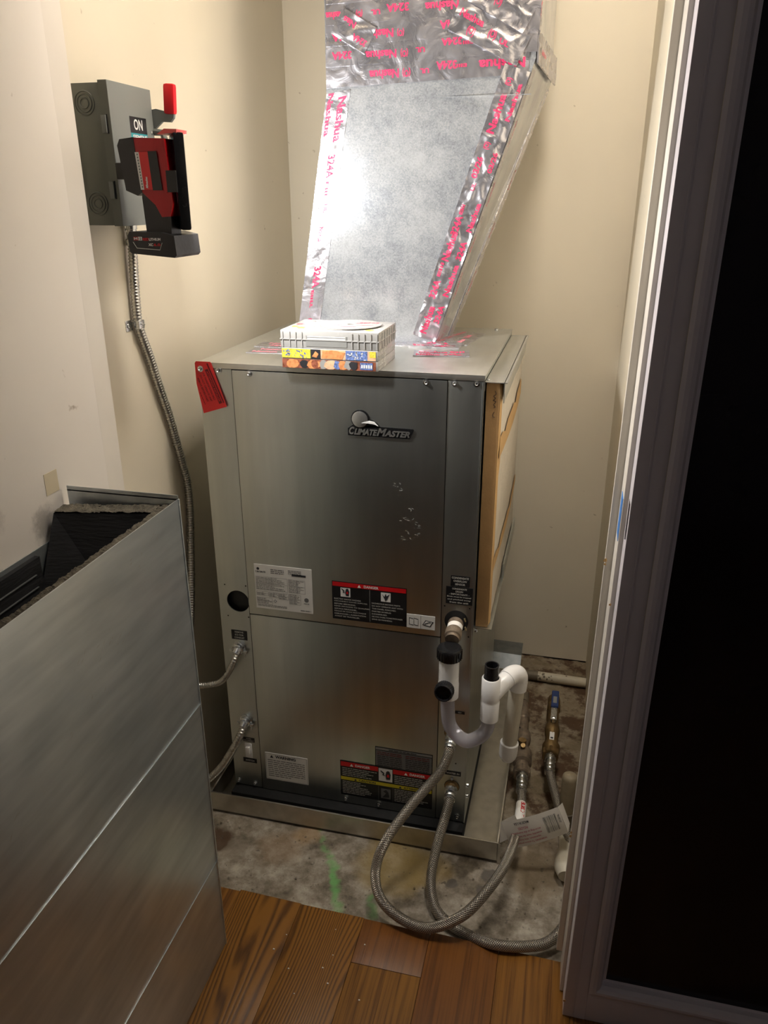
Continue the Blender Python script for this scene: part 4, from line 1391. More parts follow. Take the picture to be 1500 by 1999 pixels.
def spine_print(parent, y, z0, z1, kind):
    p = MB()
    r = random.Random(kind)
    f = front(y - 0.0003)
    rect(p.mat('art_brown' if kind == 2 else 'art_tan'), f, sx0 + 0.001, sx1 - 0.004, z0, z1)
    f = front(y - 0.0005)
    if kind == 1:
        rect(p.mat('art_yellow'), f, sx0 + 0.001, sx0 + 0.058, z0, z1)
        p.mat('art_blue')
        for k in range(22):
            a, c = sx0 + 0.002 + r.random() * 0.052, z0 + r.random() * (z1 - z0 - 0.004)
            rect(p, front(y - 0.0007), a, a + r.uniform(0.001, 0.005), c, c + 0.0022)
        rect(p.mat('ink'), f, sx0 + 0.058, sx0 + 0.078, z0, z1)
        p.mat('art_orange').prism([(sx0 + 0.061, z0 + 0.004), (sx0 + 0.070, z0 + 0.002), (sx0 + 0.074, z0 + 0.009), (sx0 + 0.068, z0 + 0.014)], lambda u, v, t: Vector((u, t, v)), y - 0.0007, y)
        p.mat('art_orange').prism([(sx0 + 0.080, z0 + 0.002), (sx0 + 0.12, z0), (sx0 + 0.126, z1 - 0.004), (sx0 + 0.10, z1), (sx0 + 0.082, z1 - 0.002)], lambda u, v, t: Vector((u, t, v)), y - 0.0006, y)
        rect(p.mat('art_blue'), f, sx0 + 0.127, sx1 - 0.020, z0, z1)
        p.mat('label_white')
        for k in range(26):
            a, c = sx0 + 0.128 + r.random() * 0.036, z0 + r.random() * (z1 - z0 - 0.003)
            rect(p, front(y - 0.0007), a, a + r.uniform(0.001, 0.004), c, c + 0.0018)
        rect(p.mat('art_yellow'), f, sx1 - 0.016, sx1 - 0.004, z0 + 0.006, z1)
    else:
        lay = 0
        for a, c, mname in [(0.004, 0.026, 'art_brown'), (0.010, 0.034, 'art_orange'), (0.036, 0.054, 'ink'), (0.050, 0.080, 'art_orange'), (0.060, 0.072, 'art_brown'), (0.076, 0.090, 'case_white'), (0.086, 0.112, 'art_tan'), (0.104, 0.116, 'art_blue'), (0.112, 0.130, 'art_orange'), (0.124, 0.14, 'case_white'), (0.134, 0.150, 'ink')]:
            lay += 1
            n = 9
            pts = []
            for i in range(n):
                th = 2 * PI * i / n
                q = r.uniform(0.75, 1.15)
                pts.append((sx0 + (a + c) / 2 + math.cos(th) * (c - a) * 0.55 * q, min(z1, max(z0, (z0 + z1) / 2 + math.sin(th) * (z1 - z0) * 0.55 * q))))
            p.mat(mname).add([(u, y - 0.0005 - lay * 0.00003, v) for u, v in pts], [tuple(range(n))])
        rect(p.mat('art_blue'), front(y - 0.0008), sx1 - 0.034, sx1 - 0.010, z0 + 0.002, z1 - 0.002)
        p.mat('bright_white')
        for q in range(5):
            rect(p, front(y - 0.0010), sx1 - 0.032 + q * 0.0045, sx1 - 0.029 + q * 0.0045, z0 + 0.005, z1 - 0.006)
    p.build('spine_print', parent, smooth=0)


z = H + 0.0003
for k, (kind, desc) in enumerate(((2, 'video case with dark photo spine, bottom of the stack on the cabinet'), (1, 'video case with yellow and orange photo spine, middle of the stack on the cabinet'))):
    t = thing('video_case', ((sx0 + sx1) / 2, 0.06, z), desc, 'video case')
    c_ = MB().mat('case_white').box(sx0 + k * 0.0005, sx1, sy0, 0.125, z, z + 0.0188, bev=0.0016)
    c_.build('case_shell', t)
    rim = MB().mat('case_white').box(sx1 - 0.0005, sx1 + 0.0008, sy0 + 0.004, 0.122, z + 0.0086, z + 0.0102)
    rim.build('opening_rim', t, smooth=0)
    spine_print(t, sy0, z + 0.0008, z + 0.0180, kind)
    z += 0.0190
t = thing('disc_case', (0.278, 0.06, z), 'thick translucent white multi disc case on top of the stack', 'disc case')
zt = z + 0.0330
bx = MB().mat('case_white')
bx.box(0.182, 0.374, -0.014, 0.127, z, zt, bev=0.0018)
bx.build('case_shell', t)
rb = MB().mat('case_white')
rb.box(0.181, 0.375, -0.0152, 0.1282, z + 0.0150, z + 0.0172, bev=0.0004)
for xx in [0.186, 0.200, 0.212, 0.224, 0.322, 0.334, 0.346, 0.358, 0.370]:
    rb.box(xx, xx + 0.0018, -0.0152, -0.0138, z + 0.002, zt - 0.003)
for yy in (0.01, 0.03, 0.05, 0.07, 0.09, 0.11):
    rb.box(0.3735, 0.3752, yy, yy + 0.0015, z + 0.002, zt - 0.003)
rb.build('rib', t, smooth=0)
MB().mat('label_grey').box(0.233, 0.313, -0.0146, -0.0138, z + 0.004, z + 0.024).mat('bright_white').box(0.236, 0.310, -0.0149, -0.0142, z + 0.0175, z + 0.0195).box(0.236, 0.310, -0.0149, -0.0142, z + 0.0215, z + 0.023).build('thumb_notch', t, smooth=0)
pa = MB().mat('art_tan')
fn = lambda u, v: Vector((u, v, zt + 0.0003))
for a, c, s, mname in [(0.196, 0.030, 0.010, 'art_yellow'), (0.208, 0.042, 0.014, 'art_tan'), (0.199, 0.060, 0.012, 'art_pink'), (0.214, 0.018, 0.010, 'art_yellow'), (0.216, 0.075, 0.012, 'art_tan'), (0.350, 0.012, 0.008, 'art_yellow'), (0.24, 0.108, 0.012, 'art_pink')]:
    pts = [(a + math.cos(i * PI / 3) * s * random.uniform(.6, 1.2), c + math.sin(i * PI / 3) * s * random.uniform(.6, 1.4)) for i in range(6)]
    pa.mat(mname).add([fn(*q) for q in pts], [tuple(range(6))])
pa.build('cover_print', t, smooth=0)['kind'] = 'stuff'
zd = zt + 0.0004
for k, (cx, cy, desc) in enumerate(((0.287, 0.060, 'printed disc lying lower and further left on the white disc case'), (0.300, 0.061, 'printed disc lying uppermost on the white disc case'))):
    t = thing('disc', (cx, cy, zd), desc, 'disc')
    MB().mat('disc_print').lathe([(0.0075, 0.0), (0.060, 0.0), (0.060, 0.0012), (0.0075, 0.0012)], (cx, cy, zd), (0, 0, 1), 64, closed=True).build('disc_body', t)
    pr_ = MB()
    fz = lambda u, v, cx=cx, cy=cy, zd=zd: Vector((cx + u, cy + v, zd + 0.00135))
    pr_.mat('art_pink')
    for a, c, e_, g in [(-0.040, -0.012, -0.02, -0.013), (-0.018, 0.020, -0.034, -0.028), (0.004, 0.032, 0.012, 0.018), (0.010, 0.050, -0.012, -0.009)]:
        pr_.add([fz(a, e_), fz((a + c) / 2, e_ - 0.002), fz(c, e_ + 0.001), fz(c - 0.003, g), fz(a + 0.004, g)], [(0, 1, 2, 3, 4)])
    for q in range(5):
        rect(pr_, fz, 0.012 + q * 0.008, 0.018 + q * 0.008, 0.018, 0.030)
    pr_.mat('art_yellow').add([fz(-0.05, -0.024), fz(-0.04, -0.032), fz(-0.03, -0.028), fz(-0.044, -0.018)], [(0, 1, 2, 3)])
    pr_.build('disc_art', t, smooth=0)
    zd += 0.0015

# ------------------------------------------------------------------ red hang tag
rt = thing('hang_tag', (0.006, -0.003, 1.082), 'red paper hang tag screwed to the top left corner of the cabinet', 'tag')
fT = lambda u, v, t: Vector((u, -0.0022 - t - max(0, (1.09 - v)) * 0.05, v))
MB().mat('tag_red').prism([(-0.005, 1.052), (0.0065, 0.9925), (0.0575, 1.0085), (0.0295, 1.094), (0.0275, 1.0965), (-0.003, 1.0965), (-0.006, 1.093)], fT, 0.0, 0.0006).build('tag_card', rt, smooth=0)
p = MB()
base, dirv = Vector((0.0235, 1.0815)), Vector((0.0285, -0.0700)).normalized()
per = Vector((dirv.y, -dirv.x))     # towards the left


def ft(u, v):
    q = base + dirv * u + per * (-v)
    return fT(q.x, q.y, 0.0009)


rect(p.mat('dark_red_ink'), ft, -0.002, 0.070, -0.0085, -0.0015)
rect(p, ft, -0.012, 0.071, 0.0002, 0.0032)
p.mat('tag_red')


def ft2(u, v):
    q = base + dirv * u + per * (-v)
    return fT(q.x, q.y, 0.0012)


put_text(p, 'ATTENTION INSTALLER', ft2, 0.002, -0.0072, 0.064, 0.0042, 0.02)
p.mat('dark_red_ink')
for s, a, c, v in [('FOR TRANSPORTATION ONLY', 0.002, 0.058, -0.0125), ('DO NOT OPERATE UNIT', 0.004, 0.056, -0.0200), ('REMOVE BEFORE START', 0.008, 0.050, -0.0275)]:
    put_text(p, s, ft, a, v - 0.0042, c, 0.0042, 0.02)
greek(p, ft, 0.035, 0.062, -0.039, 0.0020, RN)
p.build('lettering', rt, smooth=0)

# ------------------------------------------------------------------ disconnect switch box on the left wall
bx = thing('disconnect_box', (-0.06, -0.1, 1.354), 'grey metal disconnect switch box on the left wall with red lever up', 'switch box')
b0, b1 = -0.0965, -0.029
by0, by1, bz0, bz1 = -0.168, -0.036, 1.354, 1.567
MB().mat('box_grey').box(b0, b1, by0, by1, bz0, bz1, bev=0.0012).build('enclosure', bx)
cv = MB().mat('box_cover_grey').box(b1, b1 + 0.0020, by0 - 0.002, by1 + 0.002, bz0 - 0.001, bz1 + 0.003, bev=0.0006)
cv.mat('box_grey').box(b1 - 0.014, b1 + 0.0015, by0 - 0.0022, by0 - 0.0008, bz0 - 0.001, bz1 + 0.003).box(b1 - 0.014, b1 + 0.0015, by0 - 0.002, by1 + 0.002, bz1 + 0.0012, bz1 + 0.003)
cv.build('cover', bx)
for cx, cz in ((-0.072, 1.538), (-0.070, 1.388)):
    kn = MB().mat('box_grey')
    for r_ in (0.0075, 0.0130, 0.0175):
        kn.lathe([(r_ - 0.0013, 0.0), (r_ - 0.0005, 0.0016), (r_ + 0.0005, 0.0016), (r_ + 0.0013, 0.0)], (cx, by0 + 0.0001, cz), (0, -1, 0), 36)
    kn.build('knockout', bx)
for cz in (1.508, 1.410):
    tb = MB().mat('box_cover_grey').box(-0.043, -0.0345, by0 - 0.0052, by0 - 0.0006, cz - 0.014, cz + 0.012, bev=0.0006)
    tb.mat('black').box(-0.0345, -0.0325, by0 - 0.0030, by0 - 0.0021, cz - 0.015, cz + 0.013)
    tb.build('tab', bx)
xo = b1 + 0.0022
on = MB().mat('label_black').box(xo - 0.0004, xo, -0.1125, -0.0585, 1.4985, 1.5235).build('on_label', bx, smooth=0)
fy = lambda u, v: Vector((xo + 0.0004, u, v))
p = MB().mat('bright_white')
put_text(p, 'ON', fy, -0.1010, 1.5035, 0.028, 0.0165, 0.02)
p.build('lettering', on, smooth=0)
ml = MB().mat('teal_print').box(xo - 0.0004, xo, -0.1125, -0.0585, 1.4865, 1.4985).mat('label_black').box(xo - 0.0004, xo, -0.110, -0.0585, 1.478, 1.4865).build('maker_label', bx, smooth=0)
p = MB().mat('bright_white')
put_text(p, 'SIEMENS', fy, -0.1070, 1.4888, 0.046, 0.0072, 0.03)
p.build('lettering', ml, smooth=0)
MB().mat('zinc').lathe([(0.003, 0), (0.003, 0.001), (0.0015, 0.0018)], (xo - 0.0002, -0.042, 1.503), (1, 0, 0), 12).build('rivet', bx)
lv = MB().mat('box_cover_grey')
lv.prism([(-0.050, 1.545), (-0.027, 1.540), (-0.020, 1.541), (0.014, 1.533), (0.0125, 1.526), (0.006, 1.5195), (-0.010, 1.5205), (-0.027, 1.508), (-0.050, 1.504)], lambda u, v, t: Vector((u, by1 + 0.003 + t, v)), 0.0, 0.0060)
lo = lv.build('lever', bx, smooth=30)
MB().mat('handle_red').box(-0.0105, 0.0105, -0.0065, 0.0065, -0.0240, 0.0240, bev=0.005, xf=Matrix.Translation((0.0075, by1 + 0.006, 1.5555)) @ Matrix.Rotation(math.radians(4), 4, 'Y')).build('grip', lo, smooth=30)
MB().mat('box_grey').tube([(-0.03, by1 + 0.004, 1.505), (-0.012, by1 + 0.004, 1.503), (-0.008, by1 + 0.004, 1.490)], 0.006, 10).build('lever_stop', bx)
MB().mat('conduit_steel').tube([(-0.066, -0.10, 1.354), (-0.066, -0.10, 1.347), (-0.062, -0.104, 1.342), (-0.06, -0.11, 1.345)], 0.0012, 6).build('hasp_wire', bx)

# ------------------------------------------------------------------ work light
wl = thing('work_light', (0.03, -0.165, 1.3095), 'red and black battery work light clinging to the disconnect box cover', 'work light')
yn, yf_ = -0.193, -0.158


def fxz(u, v, t):
    return Vector((u, yn + t, v))


bd = MB().mat('tool_red')
bd.prism([(0.0090, 1.4060), (0.0310, 1.3860), (0.0405, 1.3680), (0.0560, 1.3690), (0.0620, 1.3860), (0.0610, 1.4150), (0.0570, 1.4830), (0.0030, 1.4850)], fxz, 0.0, yf_ - yn)
bd.build('housing', wl, smooth=30)
bk = MB().mat('tool_black')
bk.prism([(-0.0250, 1.4740), (-0.0180, 1.4080), (0.0020, 1.4000), (0.0100, 1.4050), (0.0040, 1.4855), (-0.0200, 1.4830)], fxz, -0.001, yf_ - yn + 0.001)
bk.prism([(0.0100, 1.3400), (0.0080, 1.3980), (0.0095, 1.4050), (0.0310, 1.3860), (0.0405, 1.3680), (0.0560, 1.3690), (0.0540, 1.3400)], fxz, 0.001, yf_ - yn - 0.001)
bk.box(0.055, 0.072, yn - 0.001, yn + 0.01, 1.405, 1.437)
bk.build('grip_housing', wl, smooth=30)
bt = MB().mat('tool_black')
by_f, by_b = -0.204, -0.118
bt.prism([(-0.0180, 1.3150), (-0.0150, 1.3120), (0.0620, 1.3060), (0.0660, 1.3100), (0.0640, 1.3400), (0.0400, 1.3450), (-0.0150, 1.3460), (-0.0190, 1.3400)], lambda u, v, t: Vector((u, t, v)), by_f, by_b)
bt.build('battery', wl, smooth=30)
p = MB().mat('tool_red')
fb = front(by_f - 0.0006)
rect(p, fb, -0.0085, 0.0000, 1.3325, 1.3380)
p.mat('bright_white')
rect(p, fb, 0.0000, 0.0070, 1.3325, 1.3380)
fb2 = front(by_f - 0.0010)
put_text(p, 'M', fb2, -0.0075, 1.3334, 0.0062, 0.0038, 0.03)
p.mat('ink')
put_text(p, '12', fb2, 0.0010, 1.3334, 0.0048, 0.0038, 0.03)
p.mat('signal_red')
put_text(p, 'RED', fb2, 0.0085, 1.3322, 0.0105, 0.0042, 0.03)
put_text(p, '6.0', fb2, 0.0270, 1.3240, 0.0120, 0.0042, 0.03)
p.mat('bright_white')
put_text(p, 'LITHIUM', fb2, 0.0195, 1.3322, 0.0205, 0.0042, 0.03)
put_text(p, 'XC', fb2, 0.0175, 1.3240, 0.0085, 0.0042, 0.03)
p.mat('ink_white')
fl3 = [(-0.0100, 1.3300), (-0.0040, 1.3205), (0.0370, 1.3180), (0.0420, 1.3290)]
p.tube([(a, by_f - 0.0004, c) for a, c in fl3], 0.0005, 5)
p.build('battery_print', wl, smooth=0)
wlb = MB().mat('label_white')
fr_ = front(yn - 0.0018)


def quadp(p, f, pts):
    p.add([f(a, c) for a, c in pts], [tuple(range(len(pts)))])


quadp(wlb, fr_, [(0.0050, 1.4640), (0.0090, 1.4090), (0.0150, 1.4090), (0.0120, 1.4640)][::-1])
wlb.mat('grey_ink')
for k in range(12):
    rect(wlb, front(yn - 0.0022), 0.0115 - k * 0.0003, 0.0135 - k * 0.0003, 1.412 + k * 0.0043, 1.4145 + k * 0.0043)
wlb.mat('tag_red')
quadp(wlb, fr_, [(0.0120, 1.4640), (0.0150, 1.4090), (0.0300, 1.4090), (0.0275, 1.4640)][::-1])
wlb.mat('label_black')
quadp(wlb, fr_, [(0.0275, 1.4650), (0.0300, 1.4080), (0.0470, 1.4080), (0.0430, 1.4650)][::-1])
wlb.mat('bright_white')
fup = lambda u, v: Vector((0.0230 - v, yn - 0.0024, 1.4110 + u))
put_text(wlb, 'Milwaukee', fup, 0.0, 0.0, 0.0170, 0.0042, 0.03, 0.3)
wlb.build('rating_label', wl, smooth=0)
# LED head: a slim slab turned towards the back of the closet
for o in wl.children_recursive:
    for q in o.data.vertices:
        q.co.x += 0.018
MB().mat('tool_black').box(xo, 0.004, -0.174, -0.160, 1.425, 1.450, bev=0.002).build('magnet_base', wl)
hc = Vector((0.0795, -0.160, 1.419))
X_ = LAMP_N
Y_ = Vector((-LAMP_N.y, LAMP_N.x, 0))
hm = Matrix((X_, Y_, Vector((0, 0, 1)))).transposed().to_4x4()
tilt = Matrix.Rotation(math.radians(-2), 4, Vector((0, 1, 0)))
hm = Matrix.Translation(hc) @ hm
hd = MB().mat('gloss_black').box(-0.0085, 0.0085, -0.032, 0.032, -0.071, 0.073, bev=0.0035, xf=hm)
ho = hd.build('lamp_head', wl)
MB().mat('led_face').box(0.00848, 0.00856, -0.022, 0.020, -0.060, 0.062, xf=hm).build('led_panel', ho, smooth=0)
MB().mat('clip_red').prism([(0.0610, 1.4895), (0.0740, 1.4970), (0.0950, 1.4960), (0.0945, 1.4905), (0.0800, 1.4905), (0.0660, 1.4895)], fxz, 0.005, 0.040).build('hook', wl, smooth=30)
MB().mat('tool_black').box(0.055, 0.074, -0.176, -0.155, 1.400, 1.481, bev=0.003).build('hinge', wl)

# ------------------------------------------------------------------ flexible metal conduits


def flex(name, pts, r, label_, parts, steps=14, pitch=0.0058):
    t = thing(name, pts[0], label_, 'conduit')
    P = catmull([Vector(p) for p in pts], 24)
    # resample by arc length for even corrugation
    L = [0]
    for i in range(1, len(P)):
        L.append(L[-1] + (P[i] - P[i - 1]).length)
    n = int(L[-1] / (pitch / 4))
    out, k = [], 0
    for i in range(n + 1):
        s = L[-1] * i / n
        while k < len(L) - 2 and L[k + 1] < s:
            k += 1
        f = (s - L[k]) / max(1e-9, L[k + 1] - L[k])
        out.append(P[k].lerp(P[k + 1], f))
    MB().mat('conduit_steel').tube(out, r, 12, rfun=lambda s: r * (1 + 0.11 * math.sin(2 * PI * s / pitch))).build('armour', t, smooth=80)
    parts(t)
    return t


def parts_a(t):
    c = MB().mat('zinc').lathe([(0.011, 0.0), (0.011, 0.010), (0.0095, 0.011), (0.0095, 0.026), (0.012, 0.028), (0.012, 0.038), (0.009, 0.040)], (-0.083, -0.052, 1.354), (0, -0.02, -1), 18)
    c.build('connector', t)
    s = MB().mat('zinc')
    s.tube([(-0.096, -0.066, 1.178), (-0.080, -0.066, 1.176), (-0.0765, -0.0600, 1.174), (-0.080, -0.048, 1.172), (-0.096, -0.046, 1.170)], 0.0012, 6, smooth_steps=4)
    s.box(-0.0970, -0.0955, -0.088, -0.064, 1.163, 1.183, bev=0.0004)
    s.box(-0.0900, -0.0782, -0.0700, -0.0500, 1.166, 1.182, bev=0.002)
    s.lathe([(0.0045, 0), (0.0045, 0.0012), (0.002, 0.002)], (-0.0955, -0.079, 1.173), (1, 0, 0), 14)
    s.build('strap', t)


flex('flexible_conduit', [(-0.083, -0.053, 1.322), (-0.084, -0.058, 1.270), (-0.085, -0.062, 1.205), (-0.086, -0.058, 1.167), (-0.086, -0.031, 1.103), (-0.086, -0.008, 1.04), (-0.086, 0.022, 0.964), (-0.086, 0.051, 0.865), (-0.086, 0.065, 0.813), (-0.086, 0.065, 0.74), (-0.086, 0.052, 0.66), (-0.084, 0.03, 0.56), (-0.082, 0.0, 0.47), (-0.086, -0.04, 0.40)],
     0.0082, 'long corrugated metal conduit down the left wall below the switch box', parts_a)


def conn(x, z):
    def f(t):
        c = MB().mat('zinc').lathe([(0.016, 0.0), (0.016, 0.004), (0.013, 0.0045), (0.013, 0.012), (0.011, 0.014)], (x, -0.0014, z), (0, -1, 0), 22)
        c.box(x - 0.021, x - 0.010, -0.012, -0.006, z - 0.009, z - 0.003, bev=0.001).box(x + 0.010, x + 0.021, -0.012, -0.006, z - 0.010, z - 0.003, bev=0.001)
        c.tube([(x, -0.010, z), (x - 0.003, -0.018, z - 0.008)], 0.011, 14)
        c.tube([(x + 0.0155, -0.010, z - 0.004), (x + 0.0155, -0.010, z - 0.020)], 0.002, 6)
        c.build('connector', t)
    return f


flex('flexible_conduit', [(0.039, -0.018, 0.436), (0.036, -0.030, 0.424), (0.024, -0.032, 0.398), (0.006, -0.032, 0.372), (-0.015, -0.032, 0.358), (-0.052, -0.034, 0.349), (-0.078, -0.050, 0.352), (-0.086, -0.075, 0.36)],
     0.0068, 'short corrugated conduit curving left from the upper connector on the cabinet', conn(0.040, 0.446), pitch=0.005)
flex('flexible_conduit', [(0.041, -0.018, 0.236), (0.037, -0.030, 0.222), (0.024, -0.034, 0.195), (0.008, -0.034, 0.165), (-0.014, -0.034, 0.128), (-0.036, -0.036, 0.100), (-0.060, -0.045, 0.078), (-0.082, -0.060, 0.068)],
     0.0085, 'lower corrugated conduit slanting down to the pan corner from the cabinet', conn(0.042, 0.246), pitch=0.0058)

# ------------------------------------------------------------------ condensate trap
ct = thing('condensate_trap', (0.60, -0.06, 0.25), 'white PVC condensate trap with clear U bend and black caps', 'drain trap')
ay = -0.072
q = MB().mat('bronze_dark').lathe([(0.0165, 0.0), (0.0165, 0.012), (0.0155, 0.013), (0.0155, 0.028), (0.0175, 0.029), (0.0175, 0.046), (0.0145, 0.048), (0.0145, 0.055)], (0.5335, 0.004, 0.574), (0.0, -0.85, -0.18), 24)
q.mat('paper').lathe([(0.0160, 0.014), (0.0160, 0.026)], (0.5335, 0.004, 0.574), (0.0, -0.85, -0.18), 24)
lab(q.build('drain_stub', ct), 'dark metal drain stub with a paper band')
tee = MB().mat('pvc_white')
tee.lathe([(0.0215, 0.0), (0.0215, 0.030), (0.0205, 0.036), (0.0205, 0.094), (0.0175, 0.094)], (0.5325, ay, 0.4425), (0, 0.02, 1), 32)
tee.lathe([(0.0150, 0.0), (0.0165, 0.012), (0.0165, 0.024)], (0.5300, ay - 0.004, 0.4700), (-0.05, -1, 0.12), 28)
tee.build('tee', ct)
cp = MB().mat('gloss_black').lathe([(0.0240, 0.0), (0.0250, 0.002), (0.0250, 0.020), (0.0240, 0.024), (0.0225, 0.0255), (0.0060, 0.0262), (0.0, 0.0256)], (0.5325, ay + 0.002, 0.5320), (0, 0.02, 1), 40)
for k in range(24):
    th = 2 * PI * k / 24
    cp.box(-0.0008, 0.0008, -0.0007, 0.0007, 0.0, 0.019, xf=Matrix.Translation((0.5325 + 0.0252 * math.cos(th), ay + 0.002 + 0.0252 * math.sin(th), 0.5335)) @ Matrix.Rotation(th, 4, 'Z'))
cp.lathe([(0.0195, -0.006), (0.0195, 0.001)], (0.5325, ay + 0.002, 0.5320), (0, 0.02, 1), 12)
lab(cp.build('cap', ct), 'ribbed black cap on top of the tee')
pc = MB().mat('abs_black').lathe([(0.0185, 0.0), (0.0190, 0.002), (0.0190, 0.018), (0.0175, 0.022), (0.0155, 0.022), (0.0150, 0.014), (0.0, 0.0135)], (0.5293, ay - 0.020, 0.4722), (-0.05, -1, 0.12), 30)
for k in range(30):
    th = 2 * PI * k / 30
    ax = Vector((-0.05, -1, 0.12)).normalized()
    e1_ = Vector((1, 0, 0)).cross(ax).normalized()
    e2_ = ax.cross(e1_)
    o_ = Vector((0.5293, ay - 0.020, 0.4722)) + (e1_ * math.cos(th) + e2_ * math.sin(th)) * 0.0191
    pc.tube([o_ + ax * 0.002, o_ + ax * 0.0175], 0.0008, 5)
lab(pc.build('cap', ct), 'black threaded cap facing forward')
MB().mat('clear_tube').tube([(0.5325, ay, 0.446), (0.5325, ay, 0.415), (0.5370, ay, 0.375), (0.5520, ay, 0.350), (0.5760, ay - 0.002, 0.3385), (0.6000, ay, 0.351), (0.6140, ay, 0.372), (0.6190, ay, 0.400), (0.6190, ay, 0.410)], 0.0148, 24, smooth_steps=7).build('clear_bend', ct, smooth=80)
cpl = MB().mat('pvc_white')
cpl.lathe([(0.0155, 0.0), (0.0190, 0.001), (0.0195, 0.045), (0.0185, 0.047), (0.0190, 0.050), (0.0190, 0.099), (0.0160, 0.101), (0.0160, 0.075)], (0.6190, ay, 0.4000), (0, 0, 1), 32)
# branch arm going to the back right, elbow, riser down to the floor line
cpl.tube([(0.6200, ay + 0.004, 0.455), (0.6420, -0.040, 0.472), (0.6560, -0.022, 0.478)], 0.0182, 28, smooth_steps=3)
cpl.tube([(0.6480, -0.032, 0.476), (0.6560, -0.020, 0.4785), (0.6655, -0.010, 0.476), (0.6700, -0.004, 0.466), (0.6700, -0.003, 0.452), (0.6690, -0.003, 0.436)], 0.0192, 28, smooth_steps=6)
cpl.build('elbow_branch', ct, smooth=60)
lab(MB().mat('abs_black').lathe([(0.0145, 0.0), (0.0145, 0.052), (0.0120, 0.052), (0.0120, 0.01), (0.0, 0.009)], (0.6190, ay, 0.478), (0, 0, 1), 28).build('vent_tube', ct), 'open black tube end standing in the riser')
MB().mat('pvc_old').tube([(0.6685, -0.003, 0.440), (0.6600, -0.003, 0.285)], 0.0162, 26).build('drop_pipe', ct, smooth=60)
cpd = MB().mat('pvc_white').lathe([(0.0170, 0.0), (0.0200, -0.0015), (0.0200, -0.030), (0.0185, -0.038), (0.0140, -0.046), (0.0130, -0.046)], (0.6606, -0.003, 0.297), (0.054, 0, 1), 30)
cpd.build('coupling', ct, smooth=45)

# ------------------------------------------------------------------ braided hoses


def hose(pts, ferr, label_):
    t = thing('braided_hose', (pts[len(pts) // 2][0], pts[len(pts) // 2][1], min(p[2] for p in pts) - 0.0115), label_, 'hose')
    MB().mat('braided_wire').tube(pts, 0.0106, 20, smooth_steps=12).build('braid', t, smooth=80)
    for o, ax, long in ferr:
        f = MB().mat('zinc')
        pr0 = [(0.0118, 0.0), (0.0128, 0.001), (0.0128, 0.006), (0.0118, 0.008), (0.0128, 0.010), (0.0128, 0.016), (0.0115, 0.018), (0.0115, 0.022), (0.0140, 0.0225), (0.0140, 0.032), (0.0120, 0.034)]
        if long:
            pr0 = [(0.0118, 0.0), (0.0130, 0.001), (0.0130, 0.008), (0.0119, 0.010), (0.0130, 0.012), (0.0130, 0.020), (0.0119, 0.022), (0.0130, 0.024), (0.0130, 0.032), (0.0112, 0.034), (0.0112, 0.042), (0.0145, 0.043), (0.0145, 0.060), (0.0120, 0.062)]
        f.lathe(pr0, o, ax, 24)
        f.build('ferrule', t, smooth=35)
    return t


h1p = [(0.535, -0.034, 0.283), (0.532, -0.048, 0.268), (0.519, -0.078, 0.245), (0.474, -0.140, 0.207), (0.432, -0.200, 0.157), (0.416, -0.230, 0.099), (0.434, -0.258, 0.056), (0.483, -0.277, 0.034), (0.542, -0.284, 0.034), (0.606, -0.270, 0.070), (0.650, -0.220, 0.099), (0.679, -0.140, 0.100), (0.692, -0.030, 0.083), (0.695, 0.060, 0.075), (0.691, 0.110, 0.079)]
h1 = hose(h1p, [((0.535, -0.036, 0.280), (0.0, 0.90, 0.40), False), ((0.6912, 0.100, 0.078), (-0.03, 1, 0.05), True)],
          'braided steel hose in a wide loop from the upper water port to the left valve')
h2p = [(0.538, -0.036, 0.142), (0.5375, -0.050, 0.135), (0.533, -0.080, 0.115), (0.524, -0.120, 0.072), (0.522, -0.165, 0.034), (0.540, -0.215, 0.0165), (0.574, -0.245, 0.0125), (0.630, -0.268, 0.013), (0.680, -0.283, 0.0245), (0.736, -0.272, 0.024), (0.779, -0.250, 0.026), (0.811, -0.200, 0.040), (0.822, -0.100, 0.038), (0.811, 0.000, 0.040), (0.787, 0.080, 0.050), (0.764, 0.165, 0.060), (0.755, 0.200, 0.066)]
h2 = hose(h2p, [((0.538, -0.038, 0.141), (0, 0.92, 0.18), False), ((0.7545, 0.196, 0.0655), (-0.02, 1, 0.12), True)],
          'braided steel hose lying on the slab from the lower water port to the blue valve')
# printed wrap on the first hose, folded paper tag on the second
wr = MB().mat('paper').tube([(0.6935, -0.012, 0.0795), (0.6950, 0.02, 0.0785), (0.6948, 0.06, 0.0765)], 0.0122, 20, caps=False)
wo = wr.build('paper_wrap', h1, smooth=80)
p = MB().mat('signal_red')
fw = lambda u, v: Vector((0.6945 + 0.0128 * math.sin(v / 0.0126 + 0.35), -0.010 + u, 0.0780 + 0.0128 * math.cos(v / 0.0126 + 0.35)))
put_text(p, 'FLEXIBLE', fw, 0.0, -0.004, 0.066, 0.010, 0.03, 0.25)
p.build('lettering', wo, smooth=0)
pt_ = thing('paper_tag', (0.73, -0.01, 0.03), 'white printed paper tag wrapped round the hoses, with barcode', 'tag')
A, Bq, Cq, Dq = Vector((0.658, -0.055, 0.121)), Vector((0.775, -0.040, 0.175)), Vector((0.802, -0.040, 0.110)), Vector((0.685, -0.055, 0.052))


def tagp(u, v, e=0.0):     # u 0..1 along, v 0..1 from the lower to the upper edge
    top = A.lerp(Bq, u)
    bot = Dq.lerp(Cq, u)
    q = bot.lerp(top, v)
    q.y += -0.006 * math.sin(PI * u) - 0.004 * math.sin(PI * v) - e
    return q


